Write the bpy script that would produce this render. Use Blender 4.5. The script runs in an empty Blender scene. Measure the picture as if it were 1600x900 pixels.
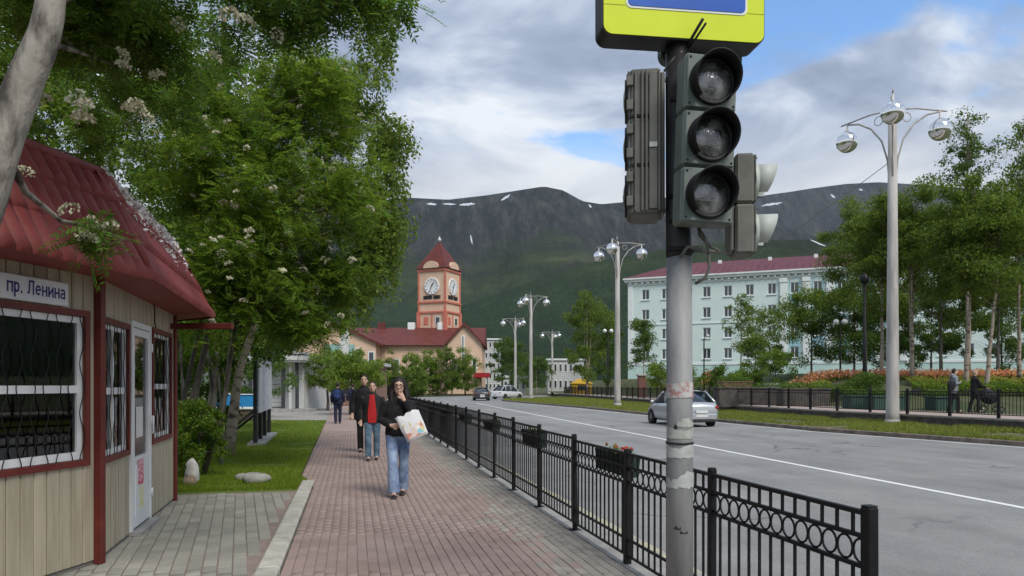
import bpy, bmesh, math, random
import numpy as np
from mathutils import Vector, Matrix, Quaternion, noise as mnoise

R = math.radians
rng = np.random.default_rng(7)
random.seed(11)
S = bpy.context.scene
COL = S.collection

# ------------------------------------------------------------------ camera
CAM_H, F, HV = 1.6, 1156.0, 602.0
cam_d = bpy.data.cameras.new('camera')
cam = bpy.data.objects.new('camera', cam_d); COL.objects.link(cam)
cam.location = (0, 0, CAM_H); cam.rotation_euler = (R(90), 0, 0)
cam_d.sensor_width = 36; cam_d.lens = 36*F/1600; cam_d.shift_y = (HV-450)/1600
cam_d.clip_start = .05; cam_d.clip_end = 20000
S.camera = cam

# ------------------------------------------------------------------ light, sky, exposure
SUN_EL, SUN_AZ = 48, 148          # azimuth clockwise from +Y: behind the camera, to the right
sun_d = bpy.data.lights.new('sun', 'SUN'); sun = bpy.data.objects.new('sun', sun_d); COL.objects.link(sun)
sun_d.energy = 1.15; sun_d.angle = R(24); sun_d.color = (1, .955, .88)
sv = Vector((math.sin(R(SUN_AZ))*math.cos(R(SUN_EL)), math.cos(R(SUN_AZ))*math.cos(R(SUN_EL)), math.sin(R(SUN_EL))))
sun.rotation_euler = (-sv).to_track_quat('-Z', 'Y').to_euler()
sun.location = sv*60
S.view_settings.view_transform = 'Standard'; S.view_settings.look = 'None'
S.view_settings.exposure = 1.32; S.view_settings.gamma = 1
S.render.engine = 'CYCLES'
cy = S.cycles
cy.max_bounces = 6; cy.diffuse_bounces = 3; cy.glossy_bounces = 3; cy.transmission_bounces = 4
cy.transparent_max_bounces = 8; cy.volume_bounces = 1; cy.caustics_reflective = False; cy.caustics_refractive = False
cy.use_denoising = True

W = bpy.data.worlds.new('World'); S.world = W; W.use_nodes = True
def build_world():
    nt = W.node_tree; N = nt.nodes; L = nt.links; N.clear()
    def n(t, **k):
        x = N.new(t)
        for a, b in k.items(): setattr(x, a, b)
        return x
    def math_(op, a, b=None, clamp=False):
        m = n('ShaderNodeMath', operation=op); m.use_clamp = clamp
        for i, q in enumerate((a, b)):
            if q is None: continue
            if isinstance(q, (int, float)): m.inputs[i].default_value = q
            else: L.new(q, m.inputs[i])
        return m.outputs[0]
    out = n('ShaderNodeOutputWorld'); bg = n('ShaderNodeBackground')
    sky = n('ShaderNodeTexSky', sky_type='NISHITA'); sky.sun_disc = False
    sky.sun_elevation = R(SUN_EL); sky.sun_rotation = R(SUN_AZ); sky.ozone_density = 5.0; sky.air_density = .8; sky.dust_density = 0
    tc = n('ShaderNodeTexCoord'); sp = n('ShaderNodeSeparateXYZ'); L.new(tc.outputs['Generated'], sp.inputs[0])
    z = math_('MAXIMUM', sp.outputs[2], 0.0)
    den = math_('ADD', z, .16)
    cx = n('ShaderNodeCombineXYZ'); L.new(math_('DIVIDE', sp.outputs[0], den), cx.inputs[0]); L.new(math_('DIVIDE', sp.outputs[1], den), cx.inputs[1])
    def noise(scale, det, ro, off, dist=0.0, stretch=(1, 1, 1)):
        mp = n('ShaderNodeMapping'); L.new(cx.outputs[0], mp.inputs[0]); mp.inputs['Location'].default_value = off; mp.inputs['Scale'].default_value = stretch
        t = n('ShaderNodeTexNoise'); L.new(mp.outputs[0], t.inputs['Vector'])
        t.inputs['Scale'].default_value = scale; t.inputs['Detail'].default_value = det; t.inputs['Roughness'].default_value = ro; t.inputs['Distortion'].default_value = dist
        return t.outputs[0]
    def ramp(v, stops, interp='EASE'):
        r = n('ShaderNodeValToRGB'); L.new(v, r.inputs[0]); e = r.color_ramp; e.interpolation = interp
        while len(e.elements) < len(stops): e.elements.new(.5)
        for q, (p, c) in zip(e.elements, stops): q.position = p; q.color = (*c, 1)
        return r.outputs[0]
    cover = noise(1.15, 9, .55, WOFF1, .35)                                  # where the cloud deck breaks
    cov = ramp(cover, [(.35, (0, 0, 0)), (.43, (1, 1, 1))])
    shade = noise(2.0, 10, .58, WOFF2, .5)                                # thick grey bellies and thin bright rims
    cloud = ramp(shade, [(.36, (.115, .142, .195)), (.47, (.165, .198, .262)), (.56, (.25, .283, .34)), (.66, (.37, .39, .415))], 'LINEAR')
    hz = ramp(z, [(.0, (1, 1, 1)), (.22, (.92, .92, .92)), (.34, (0, 0, 0))])   # the deck is seen thinner and whiter towards the horizon
    lowv = noise(1.5, 9, .56, (3.1, 7.7, 0), .5)
    low = ramp(lowv, [(.38, (.20, .228, .275)), (.58, (.345, .355, .365))], 'LINEAR')
    m1 = n('ShaderNodeMix', data_type='RGBA'); L.new(hz, m1.inputs[0]); L.new(cloud, m1.inputs[6]); L.new(low, m1.inputs[7])
    sk = n('ShaderNodeMix', data_type='RGBA', blend_type='MULTIPLY'); sk.inputs[0].default_value = 1; L.new(sky.outputs[0], sk.inputs[6]); sk.inputs[7].default_value = (SKY_K*.85, SKY_K*1.0, SKY_K*1.0, 1)
    cov2 = math_('MAXIMUM', cov, hz)
    m2 = n('ShaderNodeMix', data_type='RGBA'); L.new(cov2, m2.inputs[0]); L.new(sk.outputs[2], m2.inputs[6]); L.new(m1.outputs[2], m2.inputs[7])
    L.new(m2.outputs[2], bg.inputs[0]); bg.inputs[1].default_value = 1.0
    L.new(bg.outputs[0], out.inputs[0])
WOFF1, WOFF2, SKY_K = (6.8, 4.44, 0), (10.2, 5.2, 0), .115
build_world()

# ------------------------------------------------------------------ helpers
def at(u, v, d): return Vector(((u-800)/F*d, d, CAM_H+(HV-v)/F*d))
def tag(o, label=None, cat=None, group=None, kind=None):
    if label: o['label'] = label
    if cat: o['category'] = cat
    if group: o['group'] = group
    if kind: o['kind'] = kind
    return o
def empty(name, loc=(0, 0, 0), rz=0, parent=None):
    o = bpy.data.objects.new(name, None); COL.objects.link(o); o.location = loc; o.rotation_euler.z = rz
    o.empty_display_size = .1
    if parent: o.parent = parent
    return o
def link(name, me, mat=None, parent=None, loc=None, rot=None, scale=None):
    o = bpy.data.objects.new(name, me); COL.objects.link(o)
    if mat is not None and not me.materials:
        for m in (mat if isinstance(mat, (list, tuple)) else [mat]): me.materials.append(m)
    if parent: o.parent = parent
    if loc is not None: o.location = loc
    if rot is not None: o.rotation_euler = rot
    if scale is not None: o.scale = scale
    return o
def mesh_np(name, V, Fc, smooth=False):
    """V (n,3) floats, Fc (m,k) ints of one face size"""
    V = np.asarray(V, dtype=np.float32); Fc = np.asarray(Fc, dtype=np.int32); m, k = Fc.shape
    me = bpy.data.meshes.new(name); me.vertices.add(len(V)); me.vertices.foreach_set('co', V.ravel())
    me.loops.add(m*k); me.loops.foreach_set('vertex_index', Fc.ravel())
    me.polygons.add(m); me.polygons.foreach_set('loop_start', np.arange(0, m*k, k, dtype=np.int32))
    try: me.polygons.foreach_set('loop_total', np.full(m, k, dtype=np.int32))
    except Exception: pass
    if smooth: me.polygons.foreach_set('use_smooth', np.ones(m, dtype=bool))
    me.update(calc_edges=True); me.validate()
    return me
class MB:
    """collects shapes into one mesh"""
    def __init__(s): s.v = []; s.f = []; s.mi = []; s.sm = []
    def add(s, v, f, mi=0, smooth=False):
        o = len(s.v); s.v += [tuple(p) for p in v]; s.f += [tuple(i+o for i in q) for q in f]; s.mi += [mi]*len(f); s.sm += [smooth]*len(f); return s
    def box(s, lo, hi, mi=0, M=None):
        (a, b, c), (d, e, f) = lo, hi
        v = [Vector(p) for p in ((a,b,c),(d,b,c),(d,e,c),(a,e,c),(a,b,f),(d,b,f),(d,e,f),(a,e,f))]
        if M is not None: v = [M @ p for p in v]
        return s.add(v, [(0,3,2,1),(4,5,6,7),(0,1,5,4),(1,2,6,5),(2,3,7,6),(3,0,4,7)], mi)
    def bevbox(s, lo, hi, b=.01, mi=0, M=None):
        """box with chamfered edges"""
        lo = Vector(lo); hi = Vector(hi); c = (lo+hi)/2; h = (hi-lo)/2
        b = min(b, h.x*.9, h.y*.9, h.z*.9); v = []; idx = {}
        for sx in (-1, 1):
            for sy in (-1, 1):
                for sz in (-1, 1):
                    for ax in range(3):
                        p = Vector((sx*h.x, sy*h.y, sz*h.z))
                        for k in range(3):
                            if k != ax: p[k] -= (sx, sy, sz)[k]*b
                        idx[(sx, sy, sz, ax)] = len(v); v.append(c+p)
        f = []
        for ax in range(3):
            o1, o2 = [(1, 2), (2, 0), (0, 1)][ax]
            for sg in (-1, 1):
                q = []
                for (p1, p2) in ((-1, -1), (1, -1), (1, 1), (-1, 1)):
                    t = [0, 0, 0]; t[ax] = sg; t[o1] = p1; t[o2] = p2; q.append(idx[(*t, ax)])
                f.append(tuple(q if sg > 0 else q[::-1]))
        for ax in range(3):
            o1, o2 = [(1, 2), (2, 0), (0, 1)][ax]
            for p1 in (-1, 1):
                for p2 in (-1, 1):
                    def g(sa, face):
                        t = [0, 0, 0]; t[ax] = sa; t[o1] = p1; t[o2] = p2; return idx[(*t, face)]
                    q = [g(-1, o1), g(1, o1), g(1, o2), g(-1, o2)]
                    f.append(tuple(q if p1*p2 > 0 else q[::-1]))
        for sx in (-1, 1):
            for sy in (-1, 1):
                for sz in (-1, 1):
                    q = [idx[(sx, sy, sz, a)] for a in range(3)]
                    f.append(tuple(q if sx*sy*sz > 0 else q[::-1]))
        if M is not None: v = [M @ p for p in v]
        return s.add(v, f, mi)
    def tube(s, pts, rad, n=8, mi=0, caps=True, smooth=True, sq=None):
        """tapered tube through pts; sq = (sx, sy) squash in the ring frame"""
        pts = [Vector(p) for p in pts]; k = len(pts)
        if isinstance(rad, (int, float)): rad = [rad]*k
        v = []; f = []; up = None
        for i, p in enumerate(pts):
            t = (pts[min(i+1, k-1)]-pts[max(i-1, 0)])
            if t.length < 1e-9: t = Vector((0, 0, 1))
            t.normalize()
            if up is None:
                up = Vector((0, 1, 0)) if abs(t.y) < .9 else Vector((1, 0, 0))
            a = up.cross(t)
            if a.length < 1e-6: a = Vector((1, 0, 0)).cross(t)
            a.normalize(); b = t.cross(a); up = b
            for j in range(n):
                w = 2*math.pi*j/n; ca, sb = math.cos(w), math.sin(w)
                if sq: ca *= sq[0]; sb *= sq[1]
                v.append(p+a*(ca*rad[i])+b*(sb*rad[i]))
        for i in range(k-1):
            for j in range(n):
                j2 = (j+1) % n; f.append((i*n+j, i*n+j2, (i+1)*n+j2, (i+1)*n+j))
        s.add(v, f, mi, smooth)
        if caps:
            o = len(s.v)-len(v)
            s.f += [tuple(o+j for j in range(n))[::-1], tuple(o+(k-1)*n+j for j in range(n))]; s.mi += [mi]*2; s.sm += [False]*2
        return s
    def rings(s, rings, mi=0, caps=True, smooth=True, n=16):
        """loft of ellipse rings (cx,cy,z,rx,ry)"""
        v = []; f = []
        for (cx, cy, z, rx, ry) in rings:
            for j in range(n):
                w = 2*math.pi*j/n; v.append((cx+rx*math.cos(w), cy+ry*math.sin(w), z))
        k = len(rings)
        for i in range(k-1):
            for j in range(n):
                j2 = (j+1) % n; f.append((i*n+j, i*n+j2, (i+1)*n+j2, (i+1)*n+j))
        if caps: f += [tuple(range(n))[::-1], tuple((k-1)*n+j for j in range(n))]
        return s.add(v, f, mi, smooth)
    def lathe(s, prof, n=24, mi=0, M=None, smooth=True):
        """profile of (r, z) revolved about z"""
        v = []; f = []
        for (r, z) in prof:
            for j in range(n):
                w = 2*math.pi*j/n; v.append(Vector((r*math.cos(w), r*math.sin(w), z)))
        for i in range(len(prof)-1):
            for j in range(n):
                j2 = (j+1) % n; f.append((i*n+j, i*n+j2, (i+1)*n+j2, (i+1)*n+j))
        if M is not None: v = [M @ p for p in v]
        return s.add(v, f, mi, smooth)
    def ball(s, c, r, n=12, m=8, mi=0, M=None):
        rx, ry, rz = (r, r, r) if isinstance(r, (int, float)) else r
        v = []; f = []; c = Vector(c)
        for i in range(m+1):
            t = math.pi*i/m
            for j in range(n):
                w = 2*math.pi*j/n
                p = Vector((rx*math.sin(t)*math.cos(w), ry*math.sin(t)*math.sin(w), -rz*math.cos(t)))
                if M is not None: p = M @ p
                v.append(c+p)
        for i in range(m):
            for j in range(n):
                j2 = (j+1) % n; f.append((i*n+j, i*n+j2, (i+1)*n+j2, (i+1)*n+j))
        return s.add(v, f, mi, True)
    def torus(s, c, r, rr, n=16, m=6, mi=0, M=None):
        v = []; f = []; c = Vector(c)
        for i in range(n):
            a = 2*math.pi*i/n
            for j in range(m):
                b = 2*math.pi*j/m; q = r+rr*math.cos(b)
                p = Vector((q*math.cos(a), q*math.sin(a), rr*math.sin(b)))
                if M is not None: p = M @ p
                v.append(c+p)
        for i in range(n):
            for j in range(m):
                f.append((i*m+j, ((i+1) % n)*m+j, ((i+1) % n)*m+(j+1) % m, i*m+(j+1) % m))
        return s.add(v, f, mi, True)
    def prism(s, poly, z0, z1, mi=0, M=None):
        n = len(poly); v = [Vector((x, y, z0)) for x, y in poly]+[Vector((x, y, z1)) for x, y in poly]
        if M is not None: v = [M @ p for p in v]
        f = [tuple(range(n))[::-1], tuple(range(n, 2*n))]+[(i, (i+1) % n, n+(i+1) % n, n+i) for i in range(n)]
        return s.add(v, f, mi)
    def mesh(s, name='mesh'):
        me = bpy.data.meshes.new(name); me.from_pydata(s.v, [], s.f)
        me.polygons.foreach_set('material_index', s.mi); me.polygons.foreach_set('use_smooth', s.sm); me.update(); return me
    def build(s, name, mat, parent=None, **k): return link(name, s.mesh(name), mat, parent, **k)

def fix_normals(me):
    bm = bmesh.new(); bm.from_mesh(me); bmesh.ops.recalc_face_normals(bm, faces=bm.faces); bm.to_mesh(me); bm.free(); return me
def remeshed(mb, voxel, smooth=2):
    me = mb.mesh('tmp'); o = bpy.data.objects.new('tmp', me); COL.objects.link(o)
    r = o.modifiers.new('r', 'REMESH'); r.mode = 'VOXEL'; r.voxel_size = voxel; r.use_smooth_shade = True
    if smooth: q = o.modifiers.new('s', 'SMOOTH'); q.iterations = smooth; q.factor = .5
    dg = bpy.context.evaluated_depsgraph_get(); out = bpy.data.meshes.new_from_object(o.evaluated_get(dg))
    bpy.data.objects.remove(o); bpy.data.meshes.remove(me); return out
def copy_tree(o, parent=None):
    c = o.copy(); COL.objects.link(c); c.parent = parent
    for ch in list(o.children): copy_tree(ch, c)
    return c

# ------------------------------------------------------------------ materials
MATS = {}
def mat(name, c1, c2=None, scale=6.0, rough=.7, bump=0.0, bscale=None, metal=0.0, spec=.35, island=0.0, detail=5, contrast=(.35, .65), stretch=(1, 1, 1), coat=0.0, rvar=0.0, obj=False):
    m = bpy.data.materials.new(name); m.use_nodes = True; nt = m.node_tree; N = nt.nodes; L = nt.links
    b = N['Principled BSDF']; b.inputs['Roughness'].default_value = rough; b.inputs['Metallic'].default_value = metal
    b.inputs['Specular IOR Level'].default_value = spec; b.inputs['Coat Weight'].default_value = coat
    if obj: pos = N.new('ShaderNodeTexCoord').outputs['Object']
    else: pos = N.new('ShaderNodeNewGeometry').outputs['Position']
    mp = N.new('ShaderNodeMapping'); L.new(pos, mp.inputs[0]); mp.inputs['Scale'].default_value = stretch
    col = None
    if c2 is not None:
        t = N.new('ShaderNodeTexNoise'); t.inputs['Scale'].default_value = scale; t.inputs['Detail'].default_value = detail; t.inputs['Roughness'].default_value = .6
        L.new(mp.outputs[0], t.inputs['Vector'])
        r = N.new('ShaderNodeValToRGB'); L.new(t.outputs[0], r.inputs[0])
        r.color_ramp.elements[0].position = contrast[0]; r.color_ramp.elements[0].color = (*c1, 1)
        r.color_ramp.elements[1].position = contrast[1]; r.color_ramp.elements[1].color = (*c2, 1)
        col = r.outputs[0]
        if rvar:
            mr = N.new('ShaderNodeMapRange'); L.new(t.outputs[0], mr.inputs[0]); mr.inputs[3].default_value = rough-rvar; mr.inputs[4].default_value = rough+rvar; L.new(mr.outputs[0], b.inputs['Roughness'])
    else: b.inputs['Base Color'].default_value = (*c1, 1)
    if island:
        g = N.new('ShaderNodeNewGeometry'); oi = N.new('ShaderNodeObjectInfo')
        ad = N.new('ShaderNodeMath'); ad.operation = 'ADD'; L.new(g.outputs['Random Per Island'], ad.inputs[0]); L.new(oi.outputs['Random'], ad.inputs[1])
        fr = N.new('ShaderNodeMath'); fr.operation = 'FRACT'; L.new(ad.outputs[0], fr.inputs[0])
        mr = N.new('ShaderNodeMapRange'); L.new(fr.outputs[0], mr.inputs[0]); mr.inputs[3].default_value = 1-island; mr.inputs[4].default_value = 1+island
        hs = N.new('ShaderNodeHueSaturation'); L.new(mr.outputs[0], hs.inputs['Value'])
        if col is not None: L.new(col, hs.inputs['Color'])
        else: hs.inputs['Color'].default_value = (*c1, 1)
        col = hs.outputs[0]
    if col is not None: L.new(col, b.inputs['Base Color'])
    if bump:
        t2 = N.new('ShaderNodeTexNoise'); t2.inputs['Scale'].default_value = bscale or scale*4; t2.inputs['Detail'].default_value = 4; L.new(mp.outputs[0], t2.inputs['Vector'])
        bp = N.new('ShaderNodeBump'); bp.inputs['Strength'].default_value = bump; bp.inputs['Distance'].default_value = .02; L.new(t2.outputs[0], bp.inputs['Height']); L.new(bp.outputs[0], b.inputs['Normal'])
    MATS[name] = m; return m
def leaf_mat(name, c, var=.35, hue=.03, trans=.35, rough=.5):
    m = bpy.data.materials.new(name); m.use_nodes = True; nt = m.node_tree; N = nt.nodes; L = nt.links; N.clear()
    out = N.new('ShaderNodeOutputMaterial'); p = N.new('ShaderNodeBsdfPrincipled'); tr = N.new('ShaderNodeBsdfTranslucent'); mx = N.new('ShaderNodeMixShader')
    g = N.new('ShaderNodeNewGeometry'); hs = N.new('ShaderNodeHueSaturation'); hs.inputs['Color'].default_value = (*c, 1)
    mr = N.new('ShaderNodeMapRange'); L.new(g.outputs['Random Per Island'], mr.inputs[0]); mr.inputs[3].default_value = 1-var; mr.inputs[4].default_value = 1+var; L.new(mr.outputs[0], hs.inputs['Value'])
    ml = N.new('ShaderNodeMath'); ml.operation = 'MULTIPLY'; L.new(g.outputs['Random Per Island'], ml.inputs[0]); ml.inputs[1].default_value = 7.31
    fr = N.new('ShaderNodeMath'); fr.operation = 'FRACT'; L.new(ml.outputs[0], fr.inputs[0])
    m2 = N.new('ShaderNodeMapRange'); L.new(fr.outputs[0], m2.inputs[0]); m2.inputs[3].default_value = .5-hue; m2.inputs[4].default_value = .5+hue; L.new(m2.outputs[0], hs.inputs['Hue'])
    L.new(hs.outputs[0], p.inputs['Base Color']); p.inputs['Roughness'].default_value = rough; p.inputs['Specular IOR Level'].default_value = .3
    h2 = N.new('ShaderNodeHueSaturation'); L.new(hs.outputs[0], h2.inputs['Color']); h2.inputs['Value'].default_value = 1.5; h2.inputs['Hue'].default_value = .485; L.new(h2.outputs[0], tr.inputs[0])
    mx.inputs[0].default_value = trans; L.new(p.outputs[0], mx.inputs[1]); L.new(tr.outputs[0], mx.inputs[2]); L.new(mx.outputs[0], out.inputs[0])
    MATS[name] = m; return m
def glass_mat(name, tint=(.8, .86, .84), rough=.02):
    m = bpy.data.materials.new(name); m.use_nodes = True; nt = m.node_tree; N = nt.nodes; L = nt.links; N.clear()
    out = N.new('ShaderNodeOutputMaterial'); p = N.new('ShaderNodeBsdfGlossy'); tr = N.new('ShaderNodeBsdfTransparent'); mx = N.new('ShaderNodeMixShader'); fr = N.new('ShaderNodeFresnel'); fr.inputs[0].default_value = 1.9
    p.inputs['Roughness'].default_value = rough; tr.inputs[0].default_value = (*tint, 1); L.new(fr.outputs[0], mx.inputs[0])
    L.new(tr.outputs[0], mx.inputs[1]); L.new(p.outputs[0], mx.inputs[2]); L.new(mx.outputs[0], out.inputs[0]); MATS[name] = m; return m

m_paver = mat('red_paver', (.285, .205, .175), (.365, .275, .24), 1.1, .85, .2, 60, island=.075, contrast=(.3, .7))
m_paver_g = mat('grey_paver', (.25, .24, .20), (.345, .33, .28), 1.3, .85, .3, 55, island=.13, contrast=(.3, .7))
m_joint = mat('sand_joint', (.23, .175, .15), (.30, .235, .205), 7, .95, .2, 80)
m_kerb = mat('kerb_concrete', (.36, .34, .285), (.52, .495, .425), 5, .9, .4, 40, island=.08)
m_conc = mat('concrete', (.26, .255, .24), (.38, .37, .35), 3, .9, .3, 30)
m_yellow_kerb = mat('worn_yellow_paint', (.36, .35, .32), (.52, .48, .30), 4, .8, .2, 30, contrast=(.42, .60))
m_line = mat('road_paint', (.45, .45, .44), (.80, .80, .78), 9, .7, 0, contrast=(.25, .45))
m_dirt = mat('dirt', (.10, .085, .06), (.17, .145, .105), 6, .95, .4, 30)
m_ground = mat('turf_ground', (.045, .065, .02), (.10, .10, .045), .6, .95, .4, 12)
m_lawn = mat('lawn_soil', (.09, .14, .016), (.14, .19, .03), 1.4, .95, .5, 40)
m_verge = mat('verge_soil', (.075, .09, .025), (.15, .13, .065), 1.0, .95, .5, 30)
m_path = mat('park_path', (.34, .265, .225), (.44, .36, .315), 2.2, .9, .2, 40)
m_wallstone = mat('dark_stone', (.05, .045, .042), (.105, .09, .08), 3, .8, .4, 20)
m_black = mat('black_paint', (.006, .006, .007), (.012, .012, .013), 8, .5, 0, spec=.25, rvar=.1)
m_galv = mat('galvanised_steel', (.20, .20, .20), (.31, .31, .305), 7, .62, .08, 60, metal=.2, rvar=.12, stretch=(1, 1, .25))
m_polepaint = mat('grey_pole_paint', (.33, .31, .285), (.49, .47, .44), 2.4, .7, .1, 20, stretch=(2, 2, .3))
m_darkpole = mat('dark_pole', (.014, .014, .015), (.03, .03, .03), 8, .5)
m_red_steel = mat('maroon_steel', (.105, .017, .013), (.15, .028, .02), 5, .45, .05, 40)
m_roof = mat('maroon_tile', (.20, .034, .030), (.27, .065, .058), 3.2, .58, .05, 50, island=.06, rvar=.1)
m_board = mat('beige_board', (.29, .25, .175), (.44, .39, .29), 3.5, .65, .08, 40, island=.08, stretch=(3, 3, .25), contrast=(.25, .6))
m_white = mat('white_pvc', (.70, .72, .72), (.78, .79, .78), 3, .4)
m_dark_in = mat('dark_interior', (.16, .15, .13))
m_wicker = mat('wicker', (.22, .13, .05), (.36, .23, .10), 25, .7, .3, 60)
m_glass = glass_mat('window_glass')
m_glass_far = mat('far_glass', (.035, .045, .05), rough=.08, spec=.8)
m_navy = mat('navy_letter', (.03, .03, .17))
m_grey_housing = mat('grey_housing', (.125, .15, .135), (.175, .20, .18), 5, .5, .05, 60)
m_grey_old = mat('old_grey_housing', (.115, .115, .10), (.17, .165, .145), 6, .6, .08, 50)
m_visor = mat('black_visor', (.006, .006, .007), rough=.55)
m_pale_visor = mat('pale_visor', (.42, .44, .41), (.5, .52, .48), 5, .5)
m_sign_y = mat('lime_sign', (.60, .70, .012), (.66, .76, .02), 2.5, .4, spec=.3)
m_sign_b = mat('blue_sign', (.01, .085, .42), (.016, .11, .50), 2, .35, spec=.3)
m_bark = mat('bark', (.075, .065, .055), (.17, .15, .13), 7, .9, .8, 22, stretch=(1, 1, .25))
m_bark_pale = mat('pale_bark', (.06, .05, .042), (.33, .30, .26), 5, .9, 1.0, 20, stretch=(1, 1, .4), contrast=(.38, .56))
m_birch = mat('birch_bark', (.09, .07, .055), (.36, .30, .235), 4, .8, .4, 14, stretch=(1, 1, 2.2), contrast=(.36, .5))
l_rowan = leaf_mat('rowan_leaf', (.085, .165, .02), .45, .03, .5)
l_rowan2 = leaf_mat('rowan_leaf_mid', (.125, .21, .022), .55, .035, .5)
l_birch = leaf_mat('birch_leaf', (.13, .20, .03), .45, .03, .5)
l_olive = leaf_mat('olive_leaf', (.12, .185, .024), .5, .03, .52)
l_bright = leaf_mat('bright_leaf', (.155, .24, .032), .45, .03, .5)
l_dark = leaf_mat('dark_leaf', (.085, .15, .022), .45, .03, .48)
l_grass = leaf_mat('grass_blade', (.165, .235, .018), .4, .03, .38, .7)
l_grass_dry = leaf_mat('verge_blade', (.21, .25, .045), .4, .045, .35, .7)
m_blossom = mat('cream_blossom', (.52, .49, .33), (.68, .65, .50), 20, .8, island=.2)
m_petal = mat('white_petal', (.74, .71, .69), rough=.8, island=.2)
# ================================================================== SETTING
# road frame: the footpath fence stands on t = 0; s runs along the street, t to the right
RD = Vector((-.2116, .9773, 0)); RN = Vector((.9773, .2116, 0)); RO = Vector((2.464, 0, 0))
RANG = math.atan2(.2116, .9773)          # rotation of the street frame about z (street +y = RD)
def st(s, t, z=0): return RO+RD*s+RN*t+Vector((0, 0, z))
ROADZ = -.12

ground = MB().add([(-7000, -900, -.16), (7000, -900, -.16), (7000, 7000, -.16), (-7000, 7000, -.16)], [(0, 1, 2, 3)]).build('ground', m_ground); tag(ground, kind='structure')

def strip(name, Lp, Rp, z, m, zr=None):
    v = []; f = []
    for i, (a, b) in enumerate(zip(Lp, Rp)):
        v += [(a[0], a[1], z if len(a) < 3 else a[2]), (b[0], b[1], (z if zr is None else zr) if len(b) < 3 else b[2])]
        if i: f.append((2*i-2, 2*i-1, 2*i+1, 2*i))
    o = link(name, mesh_np(name, v, f), m); return tag(o, kind='structure')
def asphalt():
    m = bpy.data.materials.new('asphalt'); m.use_nodes = True; nt = m.node_tree; N = nt.nodes; L = nt.links; b = N['Principled BSDF']
    g = N.new('ShaderNodeNewGeometry'); mp = N.new('ShaderNodeMapping'); L.new(g.outputs['Position'], mp.inputs[0]); mp.inputs['Rotation'].default_value = (0, 0, -RANG)
    def noise(sc, det, vec, ro=.6):
        t = N.new('ShaderNodeTexNoise'); t.inputs['Scale'].default_value = sc; t.inputs['Detail'].default_value = det; t.inputs['Roughness'].default_value = ro; L.new(vec, t.inputs['Vector']); return t.outputs[0]
    def ramp(v, p0, c0, p1, c1):
        r = N.new('ShaderNodeValToRGB'); L.new(v, r.inputs[0]); e = r.color_ramp.elements; e[0].position = p0; e[0].color = (*c0, 1); e[1].position = p1; e[1].color = (*c1, 1); return r.outputs[0]
    def mix(f, a, c, mode='MIX', k=None):
        x = N.new('ShaderNodeMix'); x.data_type = 'RGBA'; x.blend_type = mode
        if f is None: x.inputs[0].default_value = k
        else: L.new(f, x.inputs[0])
        for i, q in ((6, a), (7, c)):
            if isinstance(q, tuple): x.inputs[i].default_value = (*q, 1)
            else: L.new(q, x.inputs[i])
        return x.outputs[2]
    st_ = N.new('ShaderNodeMapping'); L.new(mp.outputs[0], st_.inputs[0]); st_.inputs['Scale'].default_value = (1, .05, 1)
    base = ramp(noise(.9, 5, st_.outputs[0]), .3, (.225, .222, .213), .7, (.305, .302, .292))          # wheel tracks
    patch = ramp(noise(.45, 6, mp.outputs[0], .7), .38, (.84, .84, .843), .62, (1.08, 1.075, 1.06))
    c = mix(None, base, patch, 'MULTIPLY', 1)
    sp = ramp(noise(70, 3, mp.outputs[0], .8), .3, (.62, .62, .62), .7, (1.35, 1.35, 1.35)); c = mix(None, c, sp, 'MULTIPLY', 1)
    vo = N.new('ShaderNodeTexVoronoi'); vo.feature = 'DISTANCE_TO_EDGE'; vo.inputs['Scale'].default_value = .16
    ad = N.new('ShaderNodeVectorMath'); ad.operation = 'ADD'; L.new(mp.outputs[0], ad.inputs[0])
    nn = N.new('ShaderNodeTexNoise'); nn.inputs['Scale'].default_value = .8; nn.inputs['Detail'].default_value = 5; L.new(mp.outputs[0], nn.inputs['Vector'])
    sc = N.new('ShaderNodeVectorMath'); sc.operation = 'SCALE'; sc.inputs[3].default_value = 2.2; L.new(nn.outputs['Color'], sc.inputs[0]); L.new(sc.outputs[0], ad.inputs[1]); L.new(ad.outputs[0], vo.inputs['Vector'])
    ck = ramp(vo.outputs['Distance'], .003, (1, 1, 1), .009, (0, 0, 0)); ck2 = mix(None, ck, ramp(noise(.25, 2, mp.outputs[0]), .47, (0, 0, 0), .6, (.8, .8, .8)), 'MULTIPLY', 1)
    c = mix(ck2, c, (.07, .07, .07))
    sm_ = N.new('ShaderNodeMapping'); L.new(mp.outputs[0], sm_.inputs[0]); sm_.inputs['Scale'].default_value = (1, .35, 1); sm_.inputs['Location'].default_value = (4, 2, 0)
    c = mix(ramp(noise(.55, 6, sm_.outputs[0], .65), .64, (0, 0, 0), .82, (.75, .75, .75)), c, (.15, .15, .146))          # old oil and tar stains
    L.new(c, b.inputs['Base Color']); b.inputs['Roughness'].default_value = .8; b.inputs['Specular IOR Level'].default_value = .3
    bp = N.new('ShaderNodeBump'); bp.inputs['Strength'].default_value = .35; bp.inputs['Distance'].default_value = .01; L.new(noise(90, 3, mp.outputs[0], .8), bp.inputs['Height']); L.new(bp.outputs[0], b.inputs['Normal'])
    return m
m_asph = asphalt()
def fx(y): return 2.464-.2165*y
KERB_R = [(22.5, -6), (20.6, 4), (17.6, 13), (14.27, 20.9), (11.5, 27.35), (9.75, 34.5), (7.63, 43.5), (5.2, 55.6), (2.0, 68), (-1.0, 80), (-1.2, 88), (2, 100), (12, 112), (40, 122), (90, 126)]
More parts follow.
